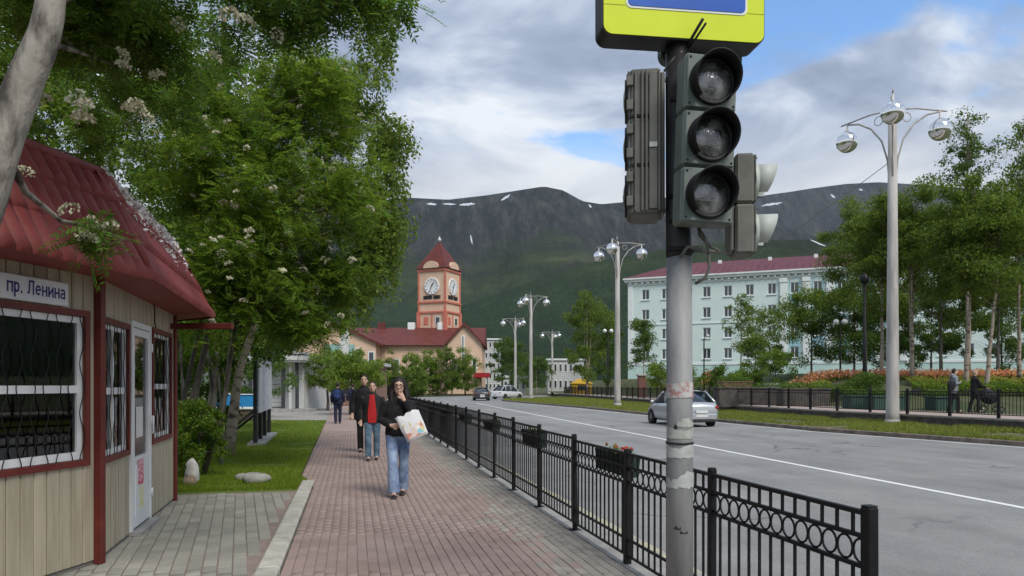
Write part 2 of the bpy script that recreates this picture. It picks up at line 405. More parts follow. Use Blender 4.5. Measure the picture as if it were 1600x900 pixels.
ROAD_L = [(fx(-6)+.55, -6), (fx(4)+.55, 4), (fx(13)+.55, 13), (fx(20.9)+.55, 20.9), (fx(27.35)+.55, 27.35), (fx(34.5)+.55, 34.5), (fx(43.5)+.55, 43.5), (fx(55.6)+.55, 55.6), (fx(68)+.5, 68), (fx(80)+.4, 80), (-15.5, 90), (-14, 106), (-6, 120), (12, 130), (90, 134)]
road = strip('road', ROAD_L, KERB_R, ROADZ, m_asph)
# white lane line
def line_x(y): return 9.0-.1765*y
lp = [(line_x(y)-.07, y) for y in (2, 10, 20, 30, 40, 50, 60, 70)]; rp = [(line_x(y)+.07, y) for y in (2, 10, 20, 30, 40, 50, 60, 70)]
strip('lane_line', lp, rp, ROADZ+.004, m_line)
ep = [(x-.42, y) for x, y in KERB_R[:9]]; eq = [(x-.30, y) for x, y in KERB_R[:9]]
strip('edge_line', ep, eq, ROADZ+.004, m_line)

def polyline_pts(P, step):
    out = []; P = [Vector((*p, 0)) for p in P]; carry = 0.0
    for a, b in zip(P, P[1:]):
        l = (b-a).length; d = carry
        while d < l: out.append((a+(b-a)*(d/l), (b-a).normalized())); d += step
        carry = d-l
    return out
def kerb(name, line, w, z0, z1, m, step=1.0, side=1, gap=.012, cham=.02):
    root = empty(name); tag(root, kind='structure'); pts = polyline_pts(line, step); shared = {}
    for (p, t) in pts:
        if 'k' not in shared:
            b = MB(); b.bevbox((0, 0, z0), (w*side, step-gap, z1) if side > 0 else (0, step-gap, z1), cham); 
            if side < 0: b = MB().bevbox((-w, 0, z0), (0, step-gap, z1), cham)
            shared['k'] = fix_normals(b.mesh('kerb_stone')); shared['k'].materials.append(m)
        o = link('kerb_stone', shared['k'], None, root, loc=(p.x, p.y, random.uniform(-.004, .004)), rot=(0, 0, math.atan2(-t.x, t.y)))
    return root
kerb('road_kerb_far', [q for q in KERB_R if q[1] <= 80], .16, ROADZ-.05, .02, mat('dirty_kerb', (.13, .105, .085), (.25, .205, .17), 3, .9, .4, 30, island=.12), 1.0)
kerb('road_kerb_near', [(fx(1)+.38, 1), (fx(34)+.38, 34)], .16, ROADZ-.05, .012, m_yellow_kerb, 1.0)

# footpath of red pavers
def t_left(s): return -3.0 if s < 12.6 else (-3.0-.28*min(1, (s-12.6)/1.6)-.012*max(0, s-14))
sl = [3.2, 6, 9, 12.6, 13.4, 14.2, 18, 24, 30, 40, 52, 66]
side = strip('footpath', [tuple(st(s, t_left(s)))[:2] for s in sl], [tuple(st(s, .38))[:2] for s in sl], -.008, m_joint)
PW, PL = .092, .185
def paver_mesh(w, l, h=.03, b=.0035, z=0):
    m = MB(); m.add([(0,0,-h),(w,0,-h),(w,l,-h),(0,l,-h),(b*.3,b*.3,-b),(w-b*.3,b*.3,-b),(w-b*.3,l-b*.3,-b),(b*.3,l-b*.3,-b),(b,b,0),(w-b,b,0),(w-b,l-b,0),(b,l-b,0)],
        [(0,1,5,4),(1,2,6,5),(2,3,7,6),(3,0,4,7),(4,5,9,8),(5,6,10,9),(6,7,11,10),(7,4,8,11),(8,9,10,11)]); return m
def lay_pavers(parent, cells, w, l, m, near_key, ang, name='paver', nmax=300):
    """cells: list of (pos Vector); nearest nmax become objects, the rest one joined part"""
    cells.sort(key=near_key)
    pm = paver_mesh(w, l).mesh(name); pm.materials.append(m)
    for p in cells[:nmax]:
        link(name, pm, None, parent, loc=p, rot=(random.gauss(0, .006), random.gauss(0, .008), ang+random.gauss(0, .006)))
    b = paver_mesh(w, l); bv = np.array(b.v); bf = np.array(b.f)
    rest = cells[nmax:]; n = len(rest)
    if n:
        ca, sa = math.cos(ang), math.sin(ang); Rm = np.array([[ca, -sa, 0], [sa, ca, 0], [0, 0, 1]])
        V = (bv @ Rm.T)[None]+np.array([tuple(p) for p in rest])[:, None, :]
        V[:, :, 2] += rng.normal(0, .0012, (n, 1)); Fc = bf[None]+(np.arange(n)*len(bv))[:, None, None]
        o = link(name+'_field', mesh_np(name, V.reshape(-1, 3), Fc.reshape(-1, 4)), m, parent); tag(o, kind='stuff')
def in_view(p, marg=60):
    if p.y < 1: return False
    u = 800+F*p.x/p.y; v = HV+F*(CAM_H-p.z)/p.y
    return -marg < u < 1600+marg and v < 900+marg
def vis_key(p): return p.y if in_view(p, 0) else 1000+p.y
cr = []; cg = []
row = 0; s = 4.6
t = -3.0
while t < .20:
    s = 4.6+(PL/2 if row % 2 else 0)
    while s < 27:
        tl = t_left(s)
        p = st(s, t, random.gauss(0, .0015))
        if in_view(p):
            edge = -.72+.10*math.sin(s*1.9)+random.gauss(0, .10)
            (cg if t > edge else cr).append(p)
        s += PL
    t += PW; row += 1
for k in range(1, 6):         # the strip gained where the path widens past the kerb
    t = -3.0-PW*k; s = 13.0+(PL/2 if k % 2 else 0)
    while s < 27:
        if t >= t_left(s): cr.append(st(s, t))
        s += PL
m_paver_edge = mat('pale_paver', (.27, .235, .20), (.36, .325, .28), 1.3, .85, .25, 60, island=.13, contrast=(.3, .7))
lay_pavers(side, cr, PW-.0045, PL-.0045, m_paver, vis_key, RANG, 'paver', 230)
lay_pavers(side, cg, PW-.0045, PL-.0045, m_paver_edge, vis_key, RANG, 'grey_paver', 70)
# far footpath surface beyond the single pavers
sl2 = [27, 32, 40, 52, 66]
strip('footpath_far', [tuple(st(s, t_left(s)))[:2] for s in sl2], [tuple(st(s, .38))[:2] for s in sl2], -.001, m_paver)
# concrete strip that carries the fence
strip('fence_footing', [tuple(st(s, -.06))[:2] for s in (2, 33)], [tuple(st(s, .375))[:2] for s in (2, 33)], .006, m_conc)

# kerb on the left of the footpath and the grey forecourt of the kiosk
kerb('forecourt_kerb', [tuple(st(4.2, -3.22))[:2], tuple(st(12.3, -3.22))[:2]], .20, -.15, .035, m_kerb, 1.0, cham=.025)
fore = [tuple(st(4.0, -3.23))[:2], tuple(st(12.25, -3.23))[:2], (-5.6, 10.75), (-7, 9), (-6.5, 3.0), (-3, 3.2)]
fo = MB().add([(x, y, -.012) for x, y in fore], [tuple(range(len(fore)))]).build('forecourt', m_joint); tag(fo, kind='structure')
GA = RANG+R(8)
gd = Vector((-math.sin(GA), math.cos(GA), 0)); gn = Vector((math.cos(GA), math.sin(GA), 0))
cells = []
GW, GL = .125, .215
def fore_far(x): return 10.95+.16*(-3.3-x)*-1
for i in range(-30, 40):
    for j in range(-5, 45):
        p = Vector((-3.6, 6.0, 0))+gn*(i*GW)+gd*((j+(.5 if i % 2 else 0))*GL)
        q = p+gn*GW/2+gd*GL/2
        rel = q-RO; tt = rel.dot(RN); ss = rel.dot(RD)
        if tt > -3.30 or ss > 12.1 or q.y > 11.45+.20*(q.x+3.3) or not in_view(p, 80): continue
        # not under the kiosk
        if q.y < 6.65 and q.x < -3.80+.184*(q.y-6.65): continue
        if 6.65 <= q.y < 10.2 and q.x < -3.80-.265*(q.y-6.65): continue
        if q.y >= 10.2 and q.x < -4.75-.9*(q.y-10.2): continue
        p.z = random.gauss(0, .002); cells.append(p)
lay_pavers(fo, cells, GW-.008, GL-.008, m_paver_g, vis_key, GA, 'paver', 290)

# lawn left of the footpath
lawn_poly = [tuple(st(11.6, -3.24))[:2], tuple(st(13.4, -3.13))[:2], tuple(st(14.3, -3.31))[:2], tuple(st(35.5, t_left(35.5)-.02))[:2], (-24, 36), (-24, 9), (-9, 9.6), (-5.0, 10.3)]
lw = MB().add([(x, y, -.02) for x, y in lawn_poly], [tuple(range(len(lawn_poly)))]).build('lawn', m_lawn); tag(lw, kind='structure')
def pip(x, y, P):
    c = False; j = len(P)-1
    for i in range(len(P)):
        if (P[i][1] > y) != (P[j][1] > y) and x < (P[j][0]-P[i][0])*(y-P[i][1])/(P[j][1]-P[i][1])+P[i][0]: c = not c
        j = i
    return c
def grass(name, label, pts, hmin, hmax, w, m):
    P = np.array(pts); n = len(P); a = rng.uniform(0, 2*math.pi, n); h = rng.uniform(hmin, hmax, n); ln = rng.uniform(0, .7, n)*h; b = rng.uniform(0, 2*math.pi, n)
    d = np.stack([np.cos(a), np.sin(a), np.zeros(n)], 1)*(w/2); le = np.stack([np.cos(b)*ln, np.sin(b)*ln, h], 1)
    V = np.stack([P-d, P+d, P+le], 1).reshape(-1, 3); Fc = np.arange(3*n).reshape(-1, 3)
    o = link(name, mesh_np(name, V, Fc), m); return tag(o, label, 'grass', kind='stuff')
gp = []
while len(gp) < 90000:
    y = 10.7+24*random.random()**1.7; x = random.uniform(-.46*y-1, -.215*y)
    if pip(x, y, lawn_poly) and y > 11.53+.20*(x+3.3) and mnoise.noise((x*1.3, y*1.3, 0)) > -.45+.2*random.random(): gp.append((x, y, -.02))
grass('lawn_grass', 'mown green lawn between kiosk and footpath', gp, .02, .075, .012, l_grass)
# side path between the lawn and the shop
sp_ = [tuple(st(35.6, t_left(35)-.02))[:2], tuple(st(64, t_left(64)-.02))[:2], (-34, 64), (-34, 36.2)]
tag(MB().add([(x, y, -.012) for x, y in sp_], [(0, 1, 2, 3)]).build('side_path', mat('worn_path', (.27, .25, .22), (.37, .345, .31), 1.2, .9, .2, 20)), kind='structure')

# far side: verge, stone wall, park path, park bank
WALL = [(21.5, 4), (18.6, 14), (16.0, 23.1), (13.4, 32.4), (11.9, 42.6), (10.1, 64.7), (7.6, 86), (6.0, 100)]
def wall_x(y): return float(np.interp(y, [p[1] for p in WALL], [p[0] for p in WALL]))
def kerb_x(y): return float(np.interp(y, [p[1] for p in KERB_R[:13]], [p[0] for p in KERB_R[:13]]))
ys = list(np.linspace(2, 96, 60)); v = []; f = []
for i, y in enumerate(ys):
    a = kerb_x(y)+.15; b = wall_x(y)+.1
    for k in range(5): q = k/4; v.append((a+(b-a)*q, y, .0+.2*q**.8+.03*mnoise.noise((a+(b-a)*q, y, 3))))
    if i:
        for k in range(4): o_ = (i-1)*5+k; f.append((o_, o_+1, o_+6, o_+5))
vg = link('verge', mesh_np('verge', v, f), m_verge); tag(vg, kind='structure')
gp = []
while len(gp) < 110000:
    y = 15+72*random.random()**1.5; a = kerb_x(y)+.2; b = wall_x(y)-.02; q = random.random()
    x = a+(b-a)*q
    if mnoise.noise((x*.9, y*.6, 5)) > -.35+.5*(1-q)**3*random.random(): gp.append((x, y, .2*q**.8-.01))
grass('verge_grass', 'rough yellow green grass verge beyond the road', gp, .04, .16, .03, l_grass_dry)

def wall_thing():
    root = empty('stone_wall'); tag(root, 'low dark stone retaining wall above the far grass verge', 'wall')
    pm = {}
    for i, (p, t) in enumerate(polyline_pts([q for q in WALL], 1.2)):
        if not (15 < p.y < 98): continue
        if not pm:
            pm['b'] = fix_normals(MB().bevbox((0, .006, -.1), (.28, 1.194, .44), .012).mesh('stone_block')); pm['b'].materials.append(m_wallstone)
            pm['c'] = fix_normals(MB().bevbox((-.03, .004, .442), (.32, 1.196, .52), .012).mesh('coping_stone')); pm['c'].materials.append(mat('coping', (.2, .18, .16), (.3, .265, .235), 4, .85, .2, 20))
        rz = math.atan2(-t.x, t.y)
        link('stone_block', pm['b'], None, root, loc=(p.x, p.y, 0), rot=(0, 0, rz)); link('coping_stone', pm['c'], None, root, loc=(p.x, p.y, 0), rot=(0, 0, rz))
wall_thing()
TZ = .5
def sst(a, b, x): q = min(1, max(0, (x-a)/(b-a))); return q*q*(3-2*q)
def park_z(x, y):
    w = (x-wall_x(y))*.97
    return TZ-.01+(1.30*sst(31, 44, y)+.6*sst(42, 50, y))*sst(3.6, 7.5, w)
v = []; f = []; nx = 46
ysp = list(np.linspace(3, 60, 58))+list(np.linspace(62, 140, 30))
for i, y in enumerate(ysp):
    for k in range(nx):
        w = .2+95*(k/(nx-1))**2; x = wall_x(y)+w; v.append((x, y, park_z(x, y)))
    if i:
        for k in range(nx-1): o_ = (i-1)*nx+k; f.append((o_, o_+1, o_+nx+1, o_+nx))
pk = link('park_lawn', mesh_np('park_lawn', v, f), m_ground); tag(pk, kind='structure')
yp = list(np.linspace(4, 96, 50))
tag(strip('park_path', [(wall_x(y)+.22, y) for y in yp], [(wall_x(y)+4.0, y) for y in yp], TZ+.004, m_path), kind='structure')

# ------------------------------------------------------------------ mountains
def ridge(pts, Y):
    us = [p[0] for p in pts]; vs = [p[1] for p in pts]
    xs = [(u-800)/F*Y for u in us]; hs = [(HV-q)/F*Y+CAM_H for q in vs]
    return xs, hs
R1 = (2700, 1900, 1500, ridge([(-900, 380), (-200, 350), (300, 332), (560, 316), (640, 308), (700, 311), (760, 304), (800, 298), (850, 290), (880, 296), (910, 313), (940, 318), (980, 314), (1030, 306), (1090, 318), (1180, 345), (1300, 375), (1500, 420), (1900, 470)], 2700))
R2 = (4000, 2000, 1500, ridge([(700, 420), (900, 350), (1000, 328), (1100, 315), (1190, 305), (1250, 296), (1320, 286), (1370, 283), (1450, 288), (1600, 300), (1800, 315), (2300, 360)], 4000))
R3 = (1500, 950, 700, ridge([(-900, 470), (0, 505), (300, 530), (500, 528), (620, 505), (700, 485), (770, 462), (850, 432), (930, 408), (1040, 388), (1150, 376), (1300, 372), (1600, 385), (2200, 430)], 1500))
def terrain(x, y):
    best = -30.0
    for i, (Y, wf, wb, (xs, hs)) in enumerate((R1, R2, R3)):
        top = float(np.interp(x, xs, hs))
        q = (Y-y)/wf if y < Y else (y-Y)/wb
        if q >= 1: continue
        prof = (1-q)**1.25*(1-.25*math.sin(math.pi*q)) if y < Y else 1-q
        rough = mnoise.fractal((x*.0031, y*.0022, 3.3*i), .9, 2.1, 7)*.15-abs(mnoise.noise((x*.0050+1.5*mnoise.noise((x*.001, y*.001, 0)), y*.0009, 7+i)))*.34*math.sin(math.pi*min(1, q*1.1))-abs(mnoise.noise((x*.0125, y*.0022, 9+i)))*.12*math.sin(math.pi*min(1, q*1.1))
        h = top*(prof+rough*min(1, q*5)*(1-q))
        best = max(best, h)
    return best
GX = np.linspace(-3000, 4400, 380); GY = np.concatenate([np.linspace(520, 2800, 190), np.linspace(2850, 5400, 50)])
V = np.array([(x, y, terrain(x, y)) for y in GY for x in GX]); nx_ = len(GX)
ii = np.arange(len(GY)-1)[:, None]*nx_+np.arange(nx_-1)[None]; ii = ii.ravel()
Fc = np.stack([ii, ii+1, ii+nx_+1, ii+nx_], 1)
def mountain_mat():
    m = bpy.data.materials.new('mountain'); m.use_nodes = True; nt = m.node_tree; N = nt.nodes; L = nt.links; b = N['Principled BSDF']; b.inputs['Roughness'].default_value = 1; b.inputs['Specular IOR Level'].default_value = 0
    g = N.new('ShaderNodeNewGeometry'); sp = N.new('ShaderNodeSeparateXYZ'); L.new(g.outputs['Position'], sp.inputs[0])
    def noise(sc, det, stretch=(1, 1, 1), ro=.62):
        mp = N.new('ShaderNodeMapping'); L.new(g.outputs['Position'], mp.inputs[0]); mp.inputs['Scale'].default_value = stretch
        t = N.new('ShaderNodeTexNoise'); t.inputs['Scale'].default_value = sc; t.inputs['Detail'].default_value = det; t.inputs['Roughness'].default_value = ro; L.new(mp.outputs[0], t.inputs['Vector']); return t.outputs[0]
    def M_(op, a, c):
        x = N.new('ShaderNodeMath'); x.operation = op
        for i, q in enumerate((a, c)):
            if isinstance(q, (int, float)): x.inputs[i].default_value = q
            else: L.new(q, x.inputs[i])
        return x.outputs[0]
    def ramp(v, stops):
        r = N.new('ShaderNodeValToRGB'); L.new(v, r.inputs[0]); e = r.color_ramp
        while len(e.elements) < len(stops): e.elements.new(.5)
        for q, (p, c) in zip(e.elements, stops): q.position = p; q.color = (*c, 1)
        return r.outputs[0]
    def mix(f, a, c):
        x = N.new('ShaderNodeMix'); x.data_type = 'RGBA'; L.new(f, x.inputs[0]); L.new(a, x.inputs[6]); L.new(c, x.inputs[7]); return x.outputs[2]
    forest = ramp(noise(.045, 10, (1, .5, 1), .8), [(.3, (.020, .042, .026)), (.52, (.038, .068, .034)), (.7, (.066, .10, .045))])
    rock = ramp(noise(.012, 12, (2.2, .45, .8), .78), [(.36, (.020, .025, .029)), (.47, (.036, .042, .046)), (.56, (.062, .067, .068)), (.66, (.11, .112, .106))])
    mead = ramp(noise(.006, 7, (.5, 1, 3)), [(.45, (.030, .048, .022)), (.58, (.065, .085, .036)), (.68, (.12, .135, .06))])
    hgt = M_('ADD', sp.outputs[2], M_('MULTIPLY', M_('SUBTRACT', noise(.0025, 7), .5), 620))
    f1 = N.new('ShaderNodeMapRange'); L.new(hgt, f1.inputs[0]); f1.inputs[1].default_value = 150; f1.inputs[2].default_value = 330
    c = mix(f1.outputs[0], forest, mead)
    f2 = N.new('ShaderNodeMapRange'); L.new(hgt, f2.inputs[0]); f2.inputs[1].default_value = 320; f2.inputs[2].default_value = 450
    c = mix(f2.outputs[0], c, rock)
    L.new(c, b.inputs['Base Color'])
    bp = N.new('ShaderNodeBump'); bp.inputs['Strength'].default_value = 1.0; bp.inputs['Distance'].default_value = 45; L.new(noise(.010, 11, (2, .5, 1), .72), bp.inputs['Height']); L.new(bp.outputs[0], b.inputs['Normal'])
    return m
mt = link('mountains', mesh_np('mountains', V, Fc, True), mountain_mat()); tag(mt, kind='structure')
def mesh_z(x, y):
    i = min(max(int(np.searchsorted(GY, y))-1, 0), len(GY)-2); j = min(max(int(np.searchsorted(GX, x))-1, 0), nx_-2)
    q, w = (y-GY[i])/(GY[i+1]-GY[i]), (x-GX[j])/(GX[j+1]-GX[j]); Z = V[:, 2]
    return float((Z[i*nx_+j]*(1-w)+Z[i*nx_+j+1]*w)*(1-q)+(Z[(i+1)*nx_+j]*(1-w)+Z[(i+1)*nx_+j+1]*w)*q)
def hit(u, v):
    dx, dz = (u-800)/F, (HV-v)/F; y = 560.0
    while y < 5200:
        if CAM_H+dz*y <= mesh_z(dx*y, y):
            for k in range(6): y -= 12/2**(k+1) if CAM_H+dz*y <= mesh_z(dx*y, y) else -12/2**(k+1)
            return dx*y, y
        y += 12
    return None
m_snow = mat('old_snow', (.50, .54, .58), rough=.95)
# thin drifts lying in the gullies under the ridge; each is draped on the slope
for (u0, v0, u1, v1, wd) in ((667, 319, 682, 320, 2.6), (692, 319, 712, 320, 2.0), (718, 321, 742, 319, 3.0), (783, 314, 797, 305, 2.8), (920, 320, 924, 325, 2.2), (735, 368, 738, 382, 1.8), (1190, 322, 1222, 317, 2.6), (1298, 304, 1305, 310, 2.4), (1342, 296, 1348, 298, 2.0), (1266, 376, 1290, 386, 1.6)):
    n = 12; rows_ = []; ok = True; L2 = math.hypot(u1-u0, v1-v0); px, py = -(v1-v0)/L2, (u1-u0)/L2
    for k in range(n+1):
        q = k/n; hw = wd*.85*math.sin(math.pi*min(max(q, .04), .96))**.6*(.75+.5*mnoise.noise((k*.7, u0, 0)))
        mu, mv = u0+(u1-u0)*q, v0+(v1-v0)*q+1.2*mnoise.noise((k*.5, u0, 3))
        r_ = [hit(mu+px*hw*s_, mv+py*hw*s_) for s_ in (-1, 0, 1)]
        if None in r_: ok = False; break
        if k and max(abs(r_[i_][1]-rows_[-1][i_][1]) for i_ in range(3)) > 160: ok = False; break
        rows_.append(r_)
    if not ok: continue
    vs = [(x, y, mesh_z(x, y)+1.6) for r_ in rows_ for x, y in r_]; fs = [(k*3+c_, k*3+c_+1, k*3+c_+4, k*3+c_+3) for k in range(n) for c_ in (0, 1)]
    MB().add(vs, fs, 0, True).build('snow_patch', m_snow, mt)
# ================================================================== KIOSK
KP = [(-4.08, 4.8), (-3.74, 6.65), (-4.68, 10.2), (-6.3, 11.5), (-8.6, 11.1), (-9.5, 8), (-8.2, 4.6), (-5.6, 3.6)]
def facet(i):
    a = Vector((*KP[i], 0)); b = Vector((*KP[(i+1) % len(KP)], 0)); e = (b-a).normalized(); n = Vector((e.y, -e.x, 0))
    M = Matrix(((e.x, n.x, 0, a.x), (e.y, n.y, 0, a.y), (0, 0, 1, 0), (0, 0, 0, 1)))     # local: x along wall, y outward, z up
    return M, (b-a).length
kiosk = empty('street_kiosk', (-6.5, 7.5, 0)); tag(kiosk, 'beige boarded street kiosk with a maroon tiled roof and barred windows', 'kiosk')
KINV = Matrix.Translation((6.5, -7.5, 0))
def kpart(mb, name, m, parent=None, M=None):
    """mesh given in facet space M, stored relative to the kiosk's base"""
    T = KINV @ M if M is not None else KINV
    mb.v = [tuple(T @ Vector(p)) for p in mb.v]
    me = fix_normals(mb.mesh(name)) ; o = link(name, me, m, parent or kiosk); return o
WT = 2.66
holes = {0: [(.08, 1.72, .95, 2.20)], 1: [(.10, 1.08, .93, 2.18), (1.27, 2.13, .04, 2.24), (2.31, 3.42, .95, 2.24)]}
def rect_minus(L, H, hs):
    out = []; xs = sorted({0, L} | {q for h in hs for q in h[:2]})
    for a, b in zip(xs, xs[1:]):
        cuts = sorted([(h[2], h[3]) for h in hs if h[0] <= a+1e-6 and h[1] >= b-1e-6]); z = 0
        for (c, d) in cuts:
            if c > z+.005: out.append((a, b, z, c))
            z = d
        if z < H-.005: out.append((a, b, z, H))
    return out
wall = MB()
for i in range(len(KP)):
    M, L = facet(i)
    for (a, b, c, d) in rect_minus(L, WT, holes.get(i, [])): wall.box((a, -.10, max(c, 0)), (b, -.012, d), M=M)
kpart(wall, 'wall', mat('kiosk_backing', (.25, .21, .15)))
fl = MB().prism(KP, -.05, .03); kpart(fl, 'floor', m_dark_in)
cl = MB().prism([(x*.985-.09, y*.985+.1) for x, y in KP], WT, WT+.03); kpart(cl, 'ceiling', m_dark_in)
# siding boards, one by one
for i, bw in ((0, .132), (1, .098), (2, .12)):
    M, L = facet(i); x = 0.0; hs = holes.get(i, [])
    while x < L-.02:
        x1 = min(L, x+bw); mid = (x+x1)/2; z = .035; segs = []
        for (a, b, c, d) in sorted([h for h in hs if h[0]-.06 < mid < h[1]+.06], key=lambda h: h[2]):
            if c-.05 > z+.05: segs.append((z, c-.05))
            z = d+.05
        segs.append((z, WT))
        for (z0, z1) in segs:
            b = MB().bevbox((x+.004, -.012, z0), (x1-.004, .012+random.uniform(-.001, .002), z1), .006)
            kpart(b, 'board', m_board, None, M)
        x = x1
# steel corner posts and beam
for (x, y, w) in ((-3.70, 6.64, .075), (-4.66, 10.22, .06), (-4.06, 4.78, .07)):
    b = MB().bevbox((x-w/2, y-w/2, 0), (x+w/2, y+w/2, 2.56), .008); kpart(b, 'corner_post', m_red_steel)
b = MB().bevbox((-4.75, 9.98, 2.36), (-3.78, 10.06, 2.44), .008); kpart(b, 'beam', m_red_steel)
def bars_window(i, h, kind):
    M, L = facet(i); x0, x1, z0, z1 = h
    fr = MB(); t = .05
    for (a, b, c, d) in ((x0-.055, x0, z0-.055, z1+.055), (x1, x1+.055, z0-.055, z1+.055), (x0, x1, z1, z1+.055), (x0, x1, z0-.055, z0)): fr.box((a, -.01, c), (b, .035, d))
    w = kpart(fr, 'window', m_red_steel, None, M)
    inn = MB(); s = .06 if kind == 'A' else .045
    for (a, b, c, d) in ((x0+.004, x0+s, z0+.004, z1-.004), (x1-s, x1-.004, z0+.004, z1-.004), (x0+s, x1-s, z1-s, z1-.004), (x0+s, x1-s, z0+.004, z0+s+.01)): inn.box((a, -.05, c), (b, .0, d))
    zm = z0+(z1-z0)*.49
    inn.box((x0+s, -.049, zm-.03), (x1-s, .003, zm+.035))
    if kind == 'A': inn.box((x0+(x1-x0)*.36, -.048, z0+s), (x0+(x1-x0)*.36+.05, .001, zm-.03))
    if kind == 'B': inn.box(((x0+x1)/2-.02, -.048, z0+s), ((x0+x1)/2+.02, .001, z1-s))
    kpart(inn, 'frame', m_white, w, M)
    for (c, d) in ((z0+s, zm-.03), (zm+.035, z1-s)):
        g = MB().box((x0+s, -.03, c), (x1-s, -.024, d)); kpart(g, 'pane', m_glass, w, M)
    gr = MB(); n = max(4, int((x1-x0)/.13)); amp = .028
    for k in range(n+1):
        xx = x0+.03+(x1-x0-.06)*k/n; sg = 1 if k % 2 else -1; pts = []
        for q in range(25):
            zz = z0-.02+(z1-z0+.04)*q/24; pts.append((xx+sg*amp*math.cos(q/24*math.pi*6), .022, zz))
        gr.tube(pts, .0045, 5)
    kpart(gr, 'grille', m_black, w, M)
bars_window(0, holes[0][0], 'A'); bars_window(1, holes[1][0], 'B'); bars_window(1, holes[1][2], 'C')
# shop interior seen through the glass
for (x, y, r, z0, z1) in ((-4.10, 6.12, .15, .85, 1.72), (-4.24, 5.72, .17, .85, 1.2), (-4.02, 6.40, .09, .85, 1.45), (-4.62, 9.0, .14, .6, 1.6)):
    b = MB().lathe([(.02, z0), (r*.8, z0), (r, z0+(z1-z0)*.4), (r*.9, z0+(z1-z0)*.75), (r*.55, z1), (.02, z1+.02)], 14); b.v = [(p[0]+x, p[1]+y, p[2]) for p in b.v]
    tag(b.build('wicker_basket', m_wicker), 'wicker basket on the shelf inside the kiosk' + (' by the near window edge' if y > 6.3 and y < 7 else ' behind the far barred window' if y > 8 else ', the low wide one' if y < 6 else ', the tall one behind the big window'), 'basket', 'baskets in the kiosk window')
sh = MB().box((-5.1, 5.1, .78), (-3.96, 6.5, .84)); kpart(sh, 'shelf', m_wicker)
sh = MB().box((-5.0, 7.0, .03), (-4.6, 7.9, 2.2)); kpart(sh, 'inner_cabinet', mat('pale_goods', (.20, .26, .24), (.42, .46, .43), 9, .6))
cu = MB()
for k in range(16): cu.box((-4.30+.012*(k % 2), 6.53+.008*k, 1.0), (-4.29+.012*(k % 2), 6.536+.008*k, 2.2))
kpart(cu, 'curtain', mat('grey_curtain', (.2, .2, .19)))
# door
M, L = facet(1); x0, x1, z0, z1 = holes[1][1]
d = MB()
for (a, b, c, e) in ((x0-.05, x0+.01, z0, z1+.05), (x1-.01, x1+.05, z0, z1+.05), (x0+.01, x1-.01, z1-.01, z1+.05)): d.box((a, -.05, c), (b, .03, e))
door = kpart(d, 'door', m_white, None, M)
d = MB(); s = .10; zl = z0+.78
for (a, b, c, e) in ((x0+.015, x0+s, z0+.02, z1-.02), (x1-s, x1-.015, z0+.02, z1-.02), (x0+s, x1-s, z1-s, z1-.02), (x0+s, x1-s, z0+.02, zl)): d.box((a, -.03, c), (b, .022, e))
d.box((x0+s+.03, .0, z0+.14), (x1-s-.03, .028, zl-.10)); kpart(d, 'leaf', m_white, door, M)
kpart(MB().box((x0+s, -.012, zl), (x1-s, -.006, z1-s)), 'pane', m_glass, door, M)
kpart(MB().tube([(x1-.06, .03, z0+1.0), (x1-.06, .07, z0+1.0), (x1-.06, .07, z0+1.2), (x1-.06, .03, z0+1.2)], .011, 6), 'handle', m_white, door, M)
for zz in (.25, 1.1, 1.95): kpart(MB().tube([(x1+.035, .035, z0+zz), (x1+.035, .035, z0+zz+.1)], .014, 8), 'hinge', m_white, door, M)
kpart(MB().box((x0+.22, .029, z0+.46), (x0+.50, .032, z0+.74)), 'poster', mat('pink_poster', (.55, .03, .10), (.75, .45, .50), 22, .5, contrast=(.45, .5)), door, M)
kpart(MB().box((x0+.30, .029, z0+.19), (x0+.50, .032, z0+.44)), 'poster', mat('yellow_poster', (.62, .60, .15), (.75, .74, .6), 25, .5, contrast=(.45, .5)), door, M)
kpart(MB().box((x0+.27, -.004, z0+.98), (x0+.60, -.001, z0+1.32)), 'notice', mat('notice_paper', (.62, .60, .54), (.74, .72, .68), 30, .7), door, M)
kpart(MB().box((x0-.06, -.02, 0), (x1+.06, .12, .035)), 'threshold', m_conc, door, M)
# street name plate
M, L = facet(0); T = KINV @ M
sg = MB().bevbox((.82, .037, 2.265), (1.505, .055, 2.465), .012); plate = kpart(sg, 'street_sign', mat('sign_white', (.62, .63, .66), (.70, .71, .72), 4, .35), None, M)
# letters drawn as strokes: unit x height 1 (capital 1.38)
def arc(cx, cy, rx, ry, a0, a1, n=10): return [(cx+rx*math.cos(R(a0+(a1-a0)*k/n)), cy+ry*math.sin(R(a0+(a1-a0)*k/n))) for k in range(n+1)]
GLY = {'п': (.74, [[(.1, 0), (.1, 1)], [(.02, .92), (.72, .92)], [(.64, 0), (.64, 1)]]), 'р': (.74, [[(.1, -.42), (.1, 1)], arc(.36, .5, .26, .42, 150, -150)]), '.': (.34, [[(.1, .0), (.1, .18)]]), ' ': (.3, []),
    'Л': (.92, [[(.02, .08), (.16, .12), (.24, .5), (.28, 1.30)], [(.2, 1.30), (.84, 1.30)], [(.76, 0), (.76, 1.38)]]), 'е': (.74, [[(.1, .52), (.62, .52)], arc(.36, .5, .27, .42, 0, 310, 14)]), 'н': (.74, [[(.1, 0), (.1, 1)], [(.1, .5), (.64, .5)], [(.64, 0), (.64, 1)]]),
    'и': (.76, [[(.1, 0), (.1, 1)], [(.1, .12), (.66, .88)], [(.66, 0), (.66, 1)]]), 'а': (.74, [[(.60, 0), (.60, .68)], arc(.36, .68, .24, .24, 0, 150), arc(.34, .28, .25, .25, 60, 330)])}
